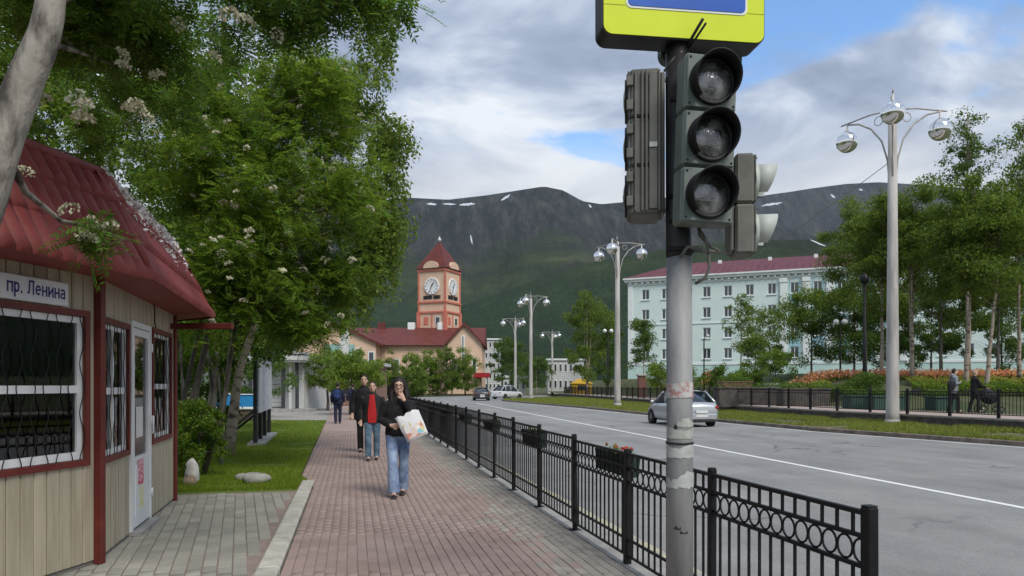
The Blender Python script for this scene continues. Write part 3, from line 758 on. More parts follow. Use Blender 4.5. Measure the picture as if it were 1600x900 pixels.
def strokes(text, x0, x1, z0, h, y, th=.19):
    mb = MB(); tot = sum(GLY[c][0]+.12 for c in text)-.12; kx = (x1-x0)/tot; x = 0; lay = 0
    for c in text:
        w, ss = GLY[c]
        for st__ in ss:
            for (p, q) in zip(st__, st__[1:]):
                p, q = Vector(p), Vector(q); d = (q-p).normalized()*.05; n__ = Vector((-(q-p).y, (q-p).x)).normalized()*th/2; lay = (lay+1) % 5; yy = y+lay*.0004
                mb.add([(x0+(x+v_.x)*kx, yy, z0+v_.y*h) for v_ in (p-d-n__, q+d-n__, q+d+n__, p-d+n__)], [(0, 1, 2, 3)])
        x += w+.12
    return mb
lt_mb = strokes('пр. Ленина', .885, 1.465, 2.325, .078, .0565)
lt_mb.v = [tuple(T @ Vector(p)) for p in lt_mb.v]
lt = lt_mb.build('lettering', m_navy, plate)
# roof: steep mansard of single tiles
def offset_poly(P, d):
    n = len(P); out = []
    for i in range(n):
        a, b, c = Vector(P[i-1]), Vector(P[i]), Vector(P[(i+1) % n]); e1 = (b-a).normalized(); e2 = (c-b).normalized()
        n1 = Vector((e1.y, -e1.x)); n2 = Vector((e2.y, -e2.x)); m_ = (n1+n2).normalized(); out.append(tuple(b+m_*(d/m_.dot(n1))))
    return out
EA, RT = offset_poly(KP, .46), offset_poly(KP, .02); EZ, RZ = 2.60, 3.50
rf = MB(); n = len(KP)
rf.add([(x, y, EZ) for x, y in EA]+[(x, y, RZ) for x, y in RT], [(i, (i+1) % n, n+(i+1) % n, n+i) for i in range(n)]+[tuple(range(n, 2*n))])
rf.add([(x, y, EZ-.03) for x, y in EA]+[(x, y, EZ-.03) for x, y in offset_poly(KP, .0)]+[(x, y, EZ-.002) for x, y in EA], [(i, (i+1) % n, n+(i+1) % n, n+i) for i in range(n)]+[(i, (i+1) % n, 2*n+(i+1) % n, 2*n+i) for i in range(n)])
roof = kpart(rf, 'roof', m_roof)
TW, TL = .14, .36
tb = MB(); v = []; f = []; K = 8
for j, (yy, zz) in enumerate(((-.022, .002), (0, .060), (.10, .052), (TL+.03, .016))):
    for k in range(K+1):
        q = k/K; v.append((q*TW, yy, zz*(.10+.90*math.sin(math.pi*q)**.9)+.004))
for j in range(3):
    for k in range(K): o_ = j*(K+1)+k; f.append((o_, o_+1, o_+K+2, o_+K+1))
tb.add(v, f, 0, True); tile_me = tb.mesh('roof_tile'); tile_me.materials.append(m_roof)
for i in (0, 1, 2):
    a, b = Vector((*EA[i], EZ)), Vector((*EA[(i+1) % n], EZ)); c, d_ = Vector((*RT[i], RZ)), Vector((*RT[(i+1) % n], RZ))
    e = (b-a).normalized(); up = ((c-a)-e*(c-a).dot(e)); H = up.length; up.normalize(); nn = e.cross(up)
    ofs_c, ofs_d = (c-a).dot(e), (d_-a).dot(e); Ltot = (b-a).length
    for r in range(math.ceil(H/TL)):
        y0 = r*TL; q0 = y0/H; lo = ofs_c*q0; hi = Ltot+(ofs_d-Ltot)*q0; q1 = min(1, (y0+TL)/H); lo1 = ofs_c*q1; hi1 = Ltot+(ofs_d-Ltot)*q1
        lo_, hi_ = max(lo, lo1)-TW*.5, min(hi, hi1)+TW*.5; k = math.floor(max(lo, 0)/TW)
        x = k*TW
        while x < hi_:
            if x+TW*.5 > lo_:
                sy = min(1, (H-y0)/TL)
                Mx = Matrix(((e.x, up.x, nn.x, 0), (e.y, up.y, nn.y, 0), (e.z, up.z, nn.z, 0), (0, 0, 0, 1)))
                p = a+e*x+up*(y0-.035 if r == 0 else y0)+nn*.004
                Mt = KINV @ Matrix.Translation(p) @ Mx @ Matrix.Diagonal((1, sy, 1, 1))
                o = link('roof_tile', tile_me, None, roof); o.matrix_local = Mt
            x += TW
for i in (1, 2):
    kpart(MB().tube([(*EA[i], EZ+.03), (*RT[i], RZ+.03)], .045, 8), 'hip_cap', m_roof, roof)
for i in (0, 1, 2):
    a, b = Vector((*RT[i], RZ+.02)), Vector((*RT[(i+1) % n], RZ+.02)); kpart(MB().tube([a, b], .05, 8), 'ridge_cap', m_roof, roof)
# blown petals caught along the ridge
P = []; a, b = Vector((*RT[1], RZ)), Vector((*RT[2], RZ)); ea, eb = Vector((*EA[1], EZ)), Vector((*EA[2], EZ))
for k in range(900):
    q = random.random(); w = abs(random.gauss(0, .16))*(1+.9*max(0, mnoise.noise((q*9, 0, 1))))
    if w > .9: continue
    top = a.lerp(b, q); bot = ea.lerp(eb, q); p = top.lerp(bot, w)+Vector((.045*.93, .045*.25, .03))+Vector((0, 0, .05*math.exp(-w*14)))
    P.append(p)
P = np.array([tuple(KINV @ p) for p in P]); nP = len(P); t1 = rng.normal(0, .013, (nP, 3)); t2 = rng.normal(0, .013, (nP, 3))
V_ = np.stack([P-t1, P+t2, P+t1, P-t2], 1).reshape(-1, 3)
tag(link('petal_litter', mesh_np('petal_litter', V_, np.arange(4*nP).reshape(-1, 4)), m_petal, roof), kind='stuff')
kpart(MB().tube([tuple(M_ @ Vector(p)) for M_ in [facet(1)[0]] for p in ((2.25, .03, 2.62), (2.2, .06, 2.5), (2.24, .05, 2.36), (2.35, .04, 2.30))], .008, 6), 'cable', m_black)
# ================================================================== FENCE ALONG THE FOOTPATH
fence = empty('footpath_fence', st(3.6, 0)); tag(fence, 'black iron railing with ring band along the kerb of the footpath', 'fence')
FM = Matrix.Translation(st(3.6, 0)) @ Matrix.Rotation(RANG, 4, 'Z'); PS = 1.585; NP = 18
FINV = FM.inverted(); fence.matrix_world = FM
post_me = MB().bevbox((-.025, -.025, 0), (.025, .025, 1.03), .006).bevbox((-.022, -.022, 1.03), (.022, .022, 1.036), .004).bevbox((-.06, -.06, .0), (.06, .06, .012), .003).mesh('post'); fix_normals(post_me); post_me.materials.append(m_black)
big_me = MB().bevbox((-.031, -.031, 0), (.031, .031, 1.04), .008).bevbox((-.028, -.028, 1.04), (.028, .028, 1.046), .004).mesh('post'); fix_normals(big_me); big_me.materials.append(m_black)
NB = 12
def rails(mb, L):
    for (z0, z1, w) in ((.975, 1.0, .014), (.862, .884, .012), (.715, .737, .012), (.215, .237, .012), (.07, .09, .012)): mb.bevbox((-w, .03, z0), (w, L-.03, z1), .003)
rail_me = MB(); rails(rail_me, PS); rail_me = fix_normals(rail_me.mesh('panel')); rail_me.materials.append(m_black)
bal_me = MB().box((-.007, -.007, .076), (.007, .007, .72)).box((-.007, -.007, .88), (.007, .007, .98)).mesh('baluster'); bal_me.materials.append(m_black)
RYZ = Matrix.Rotation(R(90), 4, 'Y')
ring_me = MB().torus((0, 0, .7995), .058, .0065, 16, 6, M=RYZ).mesh('ring'); ring_me.materials.append(m_black)
joined = MB(); 
for k in range(1, NB+1): joined.box((-.007, k*PS/(NB+1)-.007, .076), (.007, k*PS/(NB+1)+.007, .72)).box((-.007, k*PS/(NB+1)-.007, .88), (.007, k*PS/(NB+1)+.007, .98))
for k in range(NB+1): joined.torus((0, (k+.5)*PS/(NB+1), .7995), .058, .0065, 10, 4, M=RYZ)
joined = joined.mesh('baluster_row'); joined.materials.append(m_black)
for i in range(NP+1):
    y = i*PS; hs = float(np.interp(y, [0, 3.2, 8, 12], [1.0, 1.0, 1.08, 1.1]))
    link('post', big_me if i in (0, 2) else post_me, None, fence, loc=(0, y, 0), scale=(1, 1, hs*(.985 if i in (0, 2) else 1)), rot=(random.gauss(0, .004), random.gauss(0, .006), 0))
    if i == NP: break
    pn = link('panel', rail_me, None, fence, loc=(0, y, 0), scale=(1, 1, hs))
    if i < 9:
        for k in range(1, NB+1): link('baluster', bal_me, None, pn, loc=(0, k*PS/(NB+1), 0))
        for k in range(NB+1): link('ring', ring_me, None, pn, loc=(0, (k+.5)*PS/(NB+1), 0))
    else: tag(link('baluster_row', joined, None, pn), kind='stuff')
# flower boxes hung on the railing
m_box = mat('green_box', (.012, .03, .022), (.02, .045, .032), 6, .6)
m_soil = mat('soil', (.03, .022, .015), (.06, .045, .03), 20, .95)
m_redfl = mat('red_flower', (.45, .03, .02), rough=.7, island=.3)
def flower_box(i, f0, f1, label, fl):
    y0, y1 = i*PS+f0*PS, i*PS+f1*PS; L = y1-y0
    root = empty('flower_box'); root.matrix_world = FM @ Matrix.Translation((.085, (y0+y1)/2, .76)); tag(root, label, 'planter', 'flower boxes on the railing')
    b = MB(); h = .20; w0, w1, l0, l1 = .05, .07, L/2-.02, L/2
    v = [(-w0,-l0,0),(w0,-l0,0),(w0,l0,0),(-w0,l0,0),(-w1,-l1,h),(w1,-l1,h),(w1,l1,h),(-w1,l1,h),(-w1+.008,-l1+.008,h),(w1-.008,-l1+.008,h),(w1-.008,l1-.008,h),(-w1+.008,l1-.008,h),(-w1+.008,-l1+.008,h-.03),(w1-.008,-l1+.008,h-.03),(w1-.008,l1-.008,h-.03),(-w1+.008,l1-.008,h-.03)]
    f = [(0,3,2,1)]+[(a, (a+1) % 4, 4+(a+1) % 4, 4+a) for a in range(4)]+[(4+a, 4+(a+1) % 4, 8+(a+1) % 4, 8+a) for a in range(4)]+[(8+a, 8+(a+1) % 4, 12+(a+1) % 4, 12+a) for a in range(4)]
    b.add(v, f).build('trough', m_box, root)
    MB().add([(-w1+.009,-l1+.009,h-.035),(w1-.009,-l1+.009,h-.035),(w1-.009,l1-.009,h-.035),(-w1+.009,l1-.009,h-.035)], [(0,1,2,3)]).build('soil', m_soil, root)
    hk = MB()
    for yy in (-l1*.6, l1*.6): hk.tube([(-.05, yy, h-.05), (-.085, yy, h+.02), (-.10, yy, h-.02)], .006, 5)
    hk.build('hook', m_black, root)
    lv = MB(); fl_ = MB()
    for k in range(fl):
        x, yy = random.uniform(-w0, w0), random.uniform(-l0, l0)
        for q in range(7):
            a = random.uniform(0, 6.28); r = random.uniform(.03, .07); p = Vector((x, yy, h-.03+random.uniform(0, .06))); d = Vector((math.cos(a), math.sin(a), .7)); s_ = Vector((-math.sin(a), math.cos(a), 0))*.014
            lv.add([p, p+d*r*.5+s_, p+d*r, p+d*r*.5-s_], [(0, 1, 2, 3)])
        if random.random() < .5:
            for q in range(9):
                d = Vector((random.gauss(0, 1), random.gauss(0, 1), random.gauss(.5, 1))).normalized()*.022; p = Vector((x, yy, h+.05)); s_ = d.orthogonal().normalized()*.012
                fl_.add([p, p+d*.6+s_, p+d, p+d*.6-s_], [(0, 1, 2, 3)])
    if lv.v: lv.build('leaves', l_rowan2, root)
    if fl_.v: fl_.build('flowers', m_redfl, root)
flower_box(2, .04, .60, 'dark green flower box on the railing nearest the signal pole, red buds at one end', 9)
flower_box(4, .10, .72, 'dark green flower box on the railing, second from the signal pole', 4)
flower_box(6, .10, .75, 'dark green flower box on the railing, third from the signal pole', 4)
flower_box(8, .1, .8, 'dark green flower box on the railing, fourth from the signal pole', 3)
flower_box(10, .1, .8, 'dark green flower box on the railing, fifth from the signal pole', 3)
flower_box(12, .1, .8, 'dark green flower box on the railing farthest down the footpath', 3)

# ================================================================== TRAFFIC SIGNAL POLE
PX, PY = 1.02, 4.5
pole = empty('signal_pole', (PX, PY, 0)); tag(pole, 'grey steel signal pole with torn paper stickers beside the railing', 'pole')
b = MB(); b.tube([(0, 0, 0), (0, 0, 1.2), (-.004, 0, 2.38)], [.081, .079, .076], 28); b.build('lower_shaft', m_galv, pole)
b = MB(); b.tube([(-.004, 0, 2.38), (-.006, 0, 2.40), (-.012, 0, 3.80)], [.0775, .077, .074], 28); b.build('upper_shaft', m_darkpole, pole)
b = MB(); b.lathe([(.082, 0), (.14, .0), (.14, .02), (.09, .03)], 24); b.build('base_flange', m_galv, pole)
def band(z, r, w=.03, m=m_black): MB().lathe([(r, z), (r+.005, z), (r+.005, z+w), (r, z+w)], 28).build('band', m, pole)
for z in (2.40, 2.57, 2.72, 3.30, 3.72): band(z, .078)
band(1.245, .0795, .012, m_darkpole)
m_paper = mat('torn_paper', (.36, .37, .35), (.50, .51, .49), 12, .85, .1, 40)
m_paper2 = mat('printed_paper', (.40, .22, .20), (.50, .50, .48), 28, .85, .1, 40, contrast=(.40, .52))
m_paper3 = mat('worn_paper', (.30, .31, .28), (.46, .47, .42), 14, .85, .1, 40)
def sticker(z0, z1, a0, a1, m, seed, jag=.03):
    random.seed(seed); n = 22; v = []; f = []
    for k in range(n+1):
        a = R(a0+(a1-a0)*k/n); r = .0822 if z0 < 1.2 else .0812
        zz1 = z1+random.uniform(-jag, jag)*.4+jag*math.sin(k*.35+seed); zz0 = z0+random.uniform(-jag, jag)*.25
        for z in (zz0, (zz0+zz1)/2, zz1): v.append((r*math.sin(a), -r*math.cos(a), z))
        if k:
            for q in range(2): o_ = (k-1)*3+q; f.append((o_, o_+3, o_+4, o_+1))
    MB().add(v, f, 0, True).build('sticker', m, pole)
sticker(1.525, 1.615, -85, 85, m_paper2, 3, .006)
sticker(1.35, 1.39, -25, 88, m_paper3, 5, .015); sticker(1.28, 1.34, -88, 88, m_paper3, 7, .012); sticker(1.165, 1.235, -90, 85, m_paper, 2, .014); sticker(.985, 1.06, -90, 90, m_paper, 9, .028)
sticker(1.335, 1.362, -38, -22, m_darkpole, 11, .006); sticker(.735, .75, -35, -8, m_darkpole, 12, .008); sticker(.712, .722, -12, 22, m_darkpole, 13, .006)
random.seed(5)
# ---- boxed road sign on top
YS = R(7.5)
sgn = empty('crossing_sign', (PX-.02, PY-.10, 3.655), YS); tag(sgn, 'lime yellow bordered boxed road sign with a blue panel on top of the signal pole', 'sign')
def rrect(x0, x1, z0, z1, r, n=6):
    P = []
    for (cx, cz, a0) in ((x1-r, z1-r, 0), (x0+r, z1-r, 90), (x0+r, z0+r, 180), (x1-r, z0+r, 270)):
        for k in range(n+1): a = R(a0+90*k/n); P.append((cx+r*math.cos(a), cz+r*math.sin(a)))
    return P
def plate_(poly, y0, y1, name, m, parent):
    n = len(poly); v = [(x, y0, z) for x, z in poly]+[(x, y1, z) for x, z in poly]
    f = [tuple(range(n)), tuple(range(n, 2*n))[::-1]]+[(i, n+i, n+(i+1) % n, (i+1) % n) for i in range(n)]
    me = fix_normals(MB().add(v, f).mesh(name)); return link(name, me, m, parent)
plate_(rrect(-.475, .53, .0, 1.05, .06), 0, .17, 'case', m_darkpole, sgn)
plate_(rrect(-.468, .523, .008, 1.042, .055), -.008, -.001, 'face', m_sign_y, sgn)
plate_(rrect(-.335, .415, .165, .90, .035), -.0115, -.0085, 'white_border', m_white, sgn)
plate_(rrect(-.322, .402, .178, .887, .028), -.0148, -.012, 'blue_panel', m_sign_b, sgn)
plate_(rrect(.14, .34, .262, .287, .004), -.0175, -.0152, 'marking', m_white, sgn)
MB().box((-.467, -.0095, .178), (-.336, -.0084, .181)).box((.416, -.0095, .178), (.522, -.0084, .181)).build('seam', mat('seam', (.35, .42, .02)), sgn)
bk = empty('rear_sign', (PX+.20, PY+.14, 3.60), R(10)); tag(bk, 'back of a second rounded road sign board behind the yellow sign', 'sign')
plate_(rrect(-.30, .24, .0, .8, .06), 0, .06, 'board', m_grey_housing, bk)
plate_(rrect(-.28, .22, .02, .78, .05), -.006, -.001, 'back_plate', m_darkpole, bk)
for xx in (-.15, .08): MB().box((xx, -.05, .1), (xx+.03, -.007, .7)).build('bracket', m_galv, bk)
MB().tube([(.02, -.03, 3.62), (.09, -.20, 3.73)], .009, 6).tube([(.04, -.03, 3.62), (.11, -.19, 3.71)], .007, 6).build('sign_brace', m_darkpole, pole)
# ---- three light signal head
def lens_mat():
    m = bpy.data.materials.new('signal_lens'); m.use_nodes = True; nt = m.node_tree; N = nt.nodes; L = nt.links; b = N['Principled BSDF']
    b.inputs['Roughness'].default_value = .14; b.inputs['Specular IOR Level'].default_value = 1.0; b.inputs['Coat Weight'].default_value = .8; b.inputs['Coat Roughness'].default_value = .06
    t = N.new('ShaderNodeTexVoronoi'); t.inputs['Scale'].default_value = 75; tc = N.new('ShaderNodeTexCoord'); L.new(tc.outputs['Object'], t.inputs['Vector'])
    bp = N.new('ShaderNodeBump'); bp.inputs['Strength'].default_value = .35; bp.inputs['Distance'].default_value = .004; L.new(t.outputs['Distance'], bp.inputs['Height']); L.new(bp.outputs[0], b.inputs['Normal'])
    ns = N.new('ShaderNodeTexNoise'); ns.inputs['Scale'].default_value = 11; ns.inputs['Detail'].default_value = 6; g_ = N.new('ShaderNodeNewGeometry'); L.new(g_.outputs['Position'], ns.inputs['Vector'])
    rp_ = N.new('ShaderNodeValToRGB'); L.new(ns.outputs[0], rp_.inputs[0]); e_ = rp_.color_ramp.elements; e_[0].position = .42; e_[0].color = (.03, .031, .031, 1); e_[1].position = .58; e_[1].color = (.17, .17, .17, 1); L.new(rp_.outputs[0], b.inputs['Base Color'])  # cloudy reflections on the dark lens are painted in as mottled grey
    return m
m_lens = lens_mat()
AX = Matrix.Rotation(R(90), 4, 'X')     # lathe axis z -> -y (towards the viewer)
def signal_head(name, label, n, sec, w, dep, m_body, m_vis, lens_r, loc, rz, tilt=0, vis=.17, group=None):
    root = empty(name, loc, rz); root.rotation_euler = (0, tilt, rz); tag(root, label, 'traffic light', group)
    body = MB()
    for k in range(n): body.bevbox((-w/2, 0, k*sec+.002), (w/2, dep, (k+1)*sec-.002), .014)
    body.bevbox((-w/2+.02, dep, .02), (w/2-.02, dep+.03, n*sec-.02), .01)
    link('housing', fix_normals(body.mesh('housing')), m_body, root)
    for k in range(n):
        zc = (k+.5)*sec
        bez = MB().bevbox((-w/2+.008, -.012, k*sec+.01), (w/2-.008, -.0005, (k+1)*sec-.01), .008); dr = link('door', fix_normals(bez.mesh('door')), m_body, root)
        sc = MB()
        for sx in (-1, 1):
            for sz in (-1, 1): sc.ball((sx*(w/2-.025), -.014, zc+sz*(sec/2-.03)), .007, 6, 4)
        sc.build('screw', m_darkpole, dr)
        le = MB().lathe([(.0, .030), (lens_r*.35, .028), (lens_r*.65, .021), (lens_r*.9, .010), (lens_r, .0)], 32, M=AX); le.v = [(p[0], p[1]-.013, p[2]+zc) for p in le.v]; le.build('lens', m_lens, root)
        vz = MB(); vv = []; ff = []; nn = 40
        for j in range(nn+1):          # hooded visor: long above, cut back below
            a = R(-205+ 230*j/nn) if False else R(-140+280*j/nn); x, z = math.sin(a), math.cos(a)
            dp = vis*(.42+.58*(.5+.5*math.cos(a))**.7)
            for (r_, yy) in ((lens_r+.016, -.012), (lens_r+.018, -dp), (lens_r+.010, -dp), (lens_r+.008, -.012)): vv.append((r_*x, yy, zc+r_*z))
            if j:
                for q in range(4): o_ = (j-1)*4; ff.append((o_+q, o_+(q+1) % 4, o_+4+(q+1) % 4, o_+4+q))
        vz.add(vv, ff, 0, True); vz.build('visor', m_vis, root)
        rg = MB().lathe([(lens_r-.004, .0), (lens_r-.004, .02), (lens_r+.02, .02), (lens_r+.02, .0)], 32, M=AX); rg.v = [(p[0], p[1]-.010, p[2]+zc) for p in rg.v]; rg.build('lens_ring', m_vis, root)
    return root
h1 = signal_head('traffic_light', 'grey three lens traffic light on the right of the pole facing the footpath', 3, .325, .315, .14, m_grey_housing, m_visor, .118, (1.115, 4.24, 2.525), R(9), R(2.0), .15)
h2 = signal_head('traffic_light', 'old grey ribbed traffic light seen from behind on the left of the pole', 3, .295, .30, .18, m_grey_old, m_visor, .11, (.735, 4.62, 2.63), R(-99), 0, .012)
# ribs, hinges and the tag on the back of the left head
rb = MB()
for y in (.035, .075, .10, .175): rb.bevbox((.151, y-.006, .02), (.168, y+.006, .865), .003)
rb.bevbox((.151, .115, .03), (.163, .165, .855), .004)
link('rib', fix_normals(rb.mesh('rib')), m_grey_old, h2)
for k in range(6): link('hinge', fix_normals(MB().bevbox((.148, -.02, .05+k*.145), (.172, .02, .11+k*.145), .004).mesh('hinge')), m_grey_old, h2)
MB().box((.1635, .117, .40), (.170, .163, .43)).build('tag_plate', m_paper, h2)
h3 = signal_head('pedestrian_light', 'small grey two lens pedestrian light on the right with pale visors', 2, .30, .21, .11, m_grey_old, m_pale_visor, .085, (1.44, 4.46, 2.375), R(84), 0, .15)
br = MB(); br.tube([(-.03, 0, 2.66), (-.25, .02, 2.66)], .012, 6); br.tube([(-.03, 0, 3.42), (-.13, 0, 3.48), (-.3, .02, 3.46)], .012, 6); br.tube([(.03, -.04, 2.62), (.1, -.14, 2.62)], .014, 6); br.tube([(.03, -.04, 3.4), (.1, -.14, 3.4)], .014, 6)
br.tube([(.05, 0, 2.42), (.40, -.03, 2.40), (.45, -.03, 2.46)], .011, 6); br.tube([(.05, 0, 2.85), (.36, -.03, 2.85)], .011, 6)
br.build('bracket', m_galv, pole)
cb = MB()
def cable(p, r): MB().tube(p, r, 6).build('cable', m_grey_old, pole)
cable([(.09, -.09, 2.56), (.10, -.08, 2.50), (.17, -.07, 2.43), (.22, -.06, 2.41)], .010)
cable([(.08, -.10, 2.55), (.12, -.12, 2.48), (.15, -.11, 2.38)], .008)
cable([(-.02, -.10, 2.36), (.02, -.11, 2.42), (.09, -.11, 2.42), (.15, -.10, 2.38), (.155, -.1, 2.30), (.13, -.09, 2.24), (.08, -.06, 2.21)], .010)
cable([(-.1, -.02, 3.5), (-.05, -.06, 3.56), (0, -.07, 3.6)], .007)
# ================================================================== TREES
def unit(v): return v/np.maximum(np.linalg.norm(v, axis=-1, keepdims=True), 1e-9)
def leaf_quads(P, size, up=.5, droop=None, asp=.55, szvar=.35):
    """one folded rhombus per point"""
    n = len(P); d = rng.normal(0, 1, (n, 3)); d[:, 2] -= (.35 if droop is None else droop); d = unit(d)
    nr = rng.normal(0, 1, (n, 3)); nr[:, 2] += up*2; sd = unit(np.cross(d, nr)); nn = np.cross(sd, d)
    s = size*(1+rng.uniform(-szvar, szvar, (n, 1)))
    V = np.stack([P, P+d*s*.5+sd*s*asp*.5+nn*s*.06, P+d*s, P+d*s*.5-sd*s*asp*.5+nn*s*.06], 1)
    return V.reshape(-1, 3), np.arange(4*n).reshape(-1, 4)
def pinnate(P, size, pairs=6):
    """compound leaf: pairs of leaflets along a drooping stalk"""
    n = len(P); d = rng.normal(0, 1, (n, 3)); d[:, 2] = d[:, 2]*.4-.25; d = unit(d); z = np.tile([[0, 0, 1.]], (n, 1)); sd = unit(np.cross(d, z)+rng.normal(0, .25, (n, 3))); nn = np.cross(sd, d)
    s = size*(1+rng.uniform(-.3, .3, (n, 1))); out = []
    for k in range(pairs):
        q = .2+.8*k/(pairs-1); base = P+d*s*q+np.array([0, 0, -.22])*s*q*q; ll = s*.40*(1-.45*abs(q-.5))
        for sg in (-1, 1):
            dd = unit(sd*sg+d*.55-nn*.18); w = np.cross(dd, nn); w = unit(w)
            out.append(np.stack([base, base+dd*ll*.5+w*ll*.15, base+dd*ll, base+dd*ll*.5-w*ll*.15], 1))
    dd = d; base = P+d*s+np.array([0, 0, -.22])*s; out.append(np.stack([base, base+dd*s*.15+sd*s*.05, base+dd*s*.36, base+dd*s*.15-sd*s*.05], 1))
    V = np.concatenate(out, 0); return V.reshape(-1, 3), np.arange(4*len(V)).reshape(-1, 4)
def bez(a, b, c, n): return [a*(1-t)**2+b*(2*t*(1-t))+c*t*t for t in [i/n for i in range(n+1)]]
def tree(name, label, base, trunk, r0, ells, nclump, nleaf, csize, lsize, lm, bm=None, r1=None, droop=0.0, kind='leaf', group=None, flat=.7, bias=.45, stems=None, limb=True, cat='tree', up=.5, extra_limbs=(), n_side=9):
    """trunk: list of local points from the base; ells: (centre, radii, weight) crown volumes; clumps of leaves hang on limbs"""
    bm = bm or m_bark; base = Vector(base); root = empty(name, base); tag(root, label, cat, group)
    tk = [Vector(p) for p in trunk]; k = len(tk); rr = [r0*(1-.75*i/(k-1)) for i in range(k)]; rr[0] *= 1.25
    pts = []; rad = []
    for i in range(k-1):
        for q in range(4):
            p = tk[i].lerp(tk[i+1], q/4); w = mnoise.noise_vector((p*1.7+base)); pts.append(p+Vector((w.x, w.y, 0))*r0*.5*(1 if i or q else 0)); rad.append(rr[i]+(rr[i+1]-rr[i])*q/4)
    pts.append(tk[-1]); rad.append(rr[-1])
    t = MB().tube(pts, rad, n_side)
    for sp in (stems or []): 
        sp = [Vector(p) for p in sp]; t.tube(sp, [r0*.8*(1-.7*i/(len(sp)-1)) for i in range(len(sp))], 7)
    t.build('trunk', bm, root)
    allstem = pts+[Vector(p) for sp in (stems or []) for p in sp]
    W_ = np.array([e[2] for e in ells], float); W_ /= W_.sum()
    C = []
    for i in rng.choice(len(ells), nclump, p=W_):
        c, r, _ = ells[i]; d = rng.normal(0, 1, 3); d /= np.linalg.norm(d); q = rng.random()**bias; C.append(np.array(c)+d*np.array(r)*q)
    C = np.array(C); lb = MB()
    if limb:
        for ci, c in enumerate(C):
            if nclump > 100 and ci % 3: continue
            c = Vector(c); cand = [p for p in allstem if p.z < c.z-.05*abs(c.z)+.2] or allstem
            src = min(cand, key=lambda p: (p-c).length+abs((c.z-p.z)*.35-(Vector((p.x, p.y))-Vector((c.x, c.y))).length*.5))
            L_ = (c-src).length
            if L_ < .05: continue
            mid = src.lerp(c, .5)+Vector((random.gauss(0, .08), random.gauss(0, .08), .12+.1*random.random()))*L_
            lb.tube(bez(src, mid, c, 4), [max(.006, r0*.15*min(1, L_/2)*(1-.8*i/4)) for i in range(5)], 5, caps=False)
    for (pl, ra) in extra_limbs:
        pl = [Vector(p) for p in pl]; lb.tube(pl, [ra*(1-.8*i/(len(pl)-1)) for i in range(len(pl))], 6)
    if lb.v: lb.build('branches', bm, root)
    per = rng.poisson(nleaf/nclump, nclump); idx = np.repeat(np.arange(nclump), per)
    g = rng.normal(0, 1, (len(idx), 3)); g = unit(g)*rng.random((len(idx), 1))**.5
    sz = csize*(.6+.8*rng.random(nclump)); P = C[idx]+g*sz[idx][:, None]*np.array([1, 1, flat])
    if droop:                       # hanging strands
        h = rng.random(len(P))**1.3*droop*(.4+1.2*rng.random(nclump))[idx]; ph = rng.integers(0, 9, len(P))
        st_ = C[idx]+np.stack([np.cos(ph*.698+idx), np.sin(ph*.698+idx), 0*ph], 1)*sz[idx][:, None]*.8; P = np.where((rng.random(len(P)) < .6)[:, None], st_+rng.normal(0, .05, P.shape), P); P[:, 2] -= h
    V, Fc = pinnate(P, lsize) if kind == 'pinnate' else leaf_quads(P, lsize, up, .9 if droop else None)
    link('crown', mesh_np('crown', V, Fc), lm, root)
    return root, C
# cream flower heads
fm = MB()
for k in range(60):
    a = random.uniform(0, 6.28); r = .055*math.sqrt(random.random()); p = Vector((r*math.cos(a), r*math.sin(a), .028*(1-(r/.055)**2)+random.uniform(-.012, .01))); d = Vector((random.gauss(0, 1), random.gauss(0, 1), random.gauss(0, 1))).normalized()*.010; s_ = d.orthogonal().normalized()*.010
    fm.add([p-d, p+s_, p+d, p-s_], [(0, 1, 2, 3)])
fl_me = fm.mesh('blossom_cluster'); fl_me.materials.append(m_blossom)
def blossoms(root, pts, smin=.8, smax=1.5):
    for p in pts:
        p = Vector(p); link('blossom_cluster', fl_me, None, root, loc=p, rot=(random.gauss(.3, .4), random.gauss(0, .4), random.uniform(0, 6)), scale=(random.uniform(smin, smax),)*3)
def crown_pts(C, root, n, sz, toward=Vector((0, 0, 0)), zmax=99):
    """points on the camera-side outside of clumps"""
    out = []
    for i in rng.choice(len(C), n):
        c = Vector(C[i]); w = root.location+c; d = (Vector((0, 0, 1.6))-w).normalized()+Vector((random.gauss(0, .5), random.gauss(0, .3), random.gauss(.5, .4)))
        out.append(c+d.normalized()*sz*random.uniform(.7, 1.1))
    return out

# --- near rowan: leaning trunk beside the kiosk, crown overhead
b0 = Vector((-3.9, 4.25, 0))
def loc_(u, v, d, b=b0): return at(u, v, d)-b
tr1 = [(0, 0, 0), (.22, .02, .9), (.55, .03, 2.0), loc_(3, 235, 4.3), loc_(38, 110, 4.3), loc_(80, -5, 4.35), loc_(120, -120, 4.5), loc_(170, -260, 4.8)]
ells = [(loc_(330, -60, 5.2), (1.25, .9, .42), 3), (loc_(120, 60, 6.2), (.85, .6, .45), 2.2), (loc_(500, -15, 5.6), (.66, .5, .22), 2.6), (loc_(170, 150, 7.2), (.85, .5, .32), 1.3), (loc_(40, -60, 4.9), (.6, .6, .4), 1.2), (loc_(155, 375, 5.3), (.24, .2, .12), .40), (loc_(70, 345, 5.2), (.18, .2, .14), .2), (loc_(230, 60, 5.8), (.6, .5, .3), 1.5), (loc_(10, 190, 6.4), (.5, .4, .35), .9), (loc_(250, 150, 8.2), (1.1, .5, .5), 2.2), (loc_(120, 215, 8.0), (.9, .4, .3), 1.4), (loc_(330, 40, 7.5), (1.0, .6, .4), 2.0), (loc_(140, 20, 5.6), (.7, .5, .35), 1.6)]
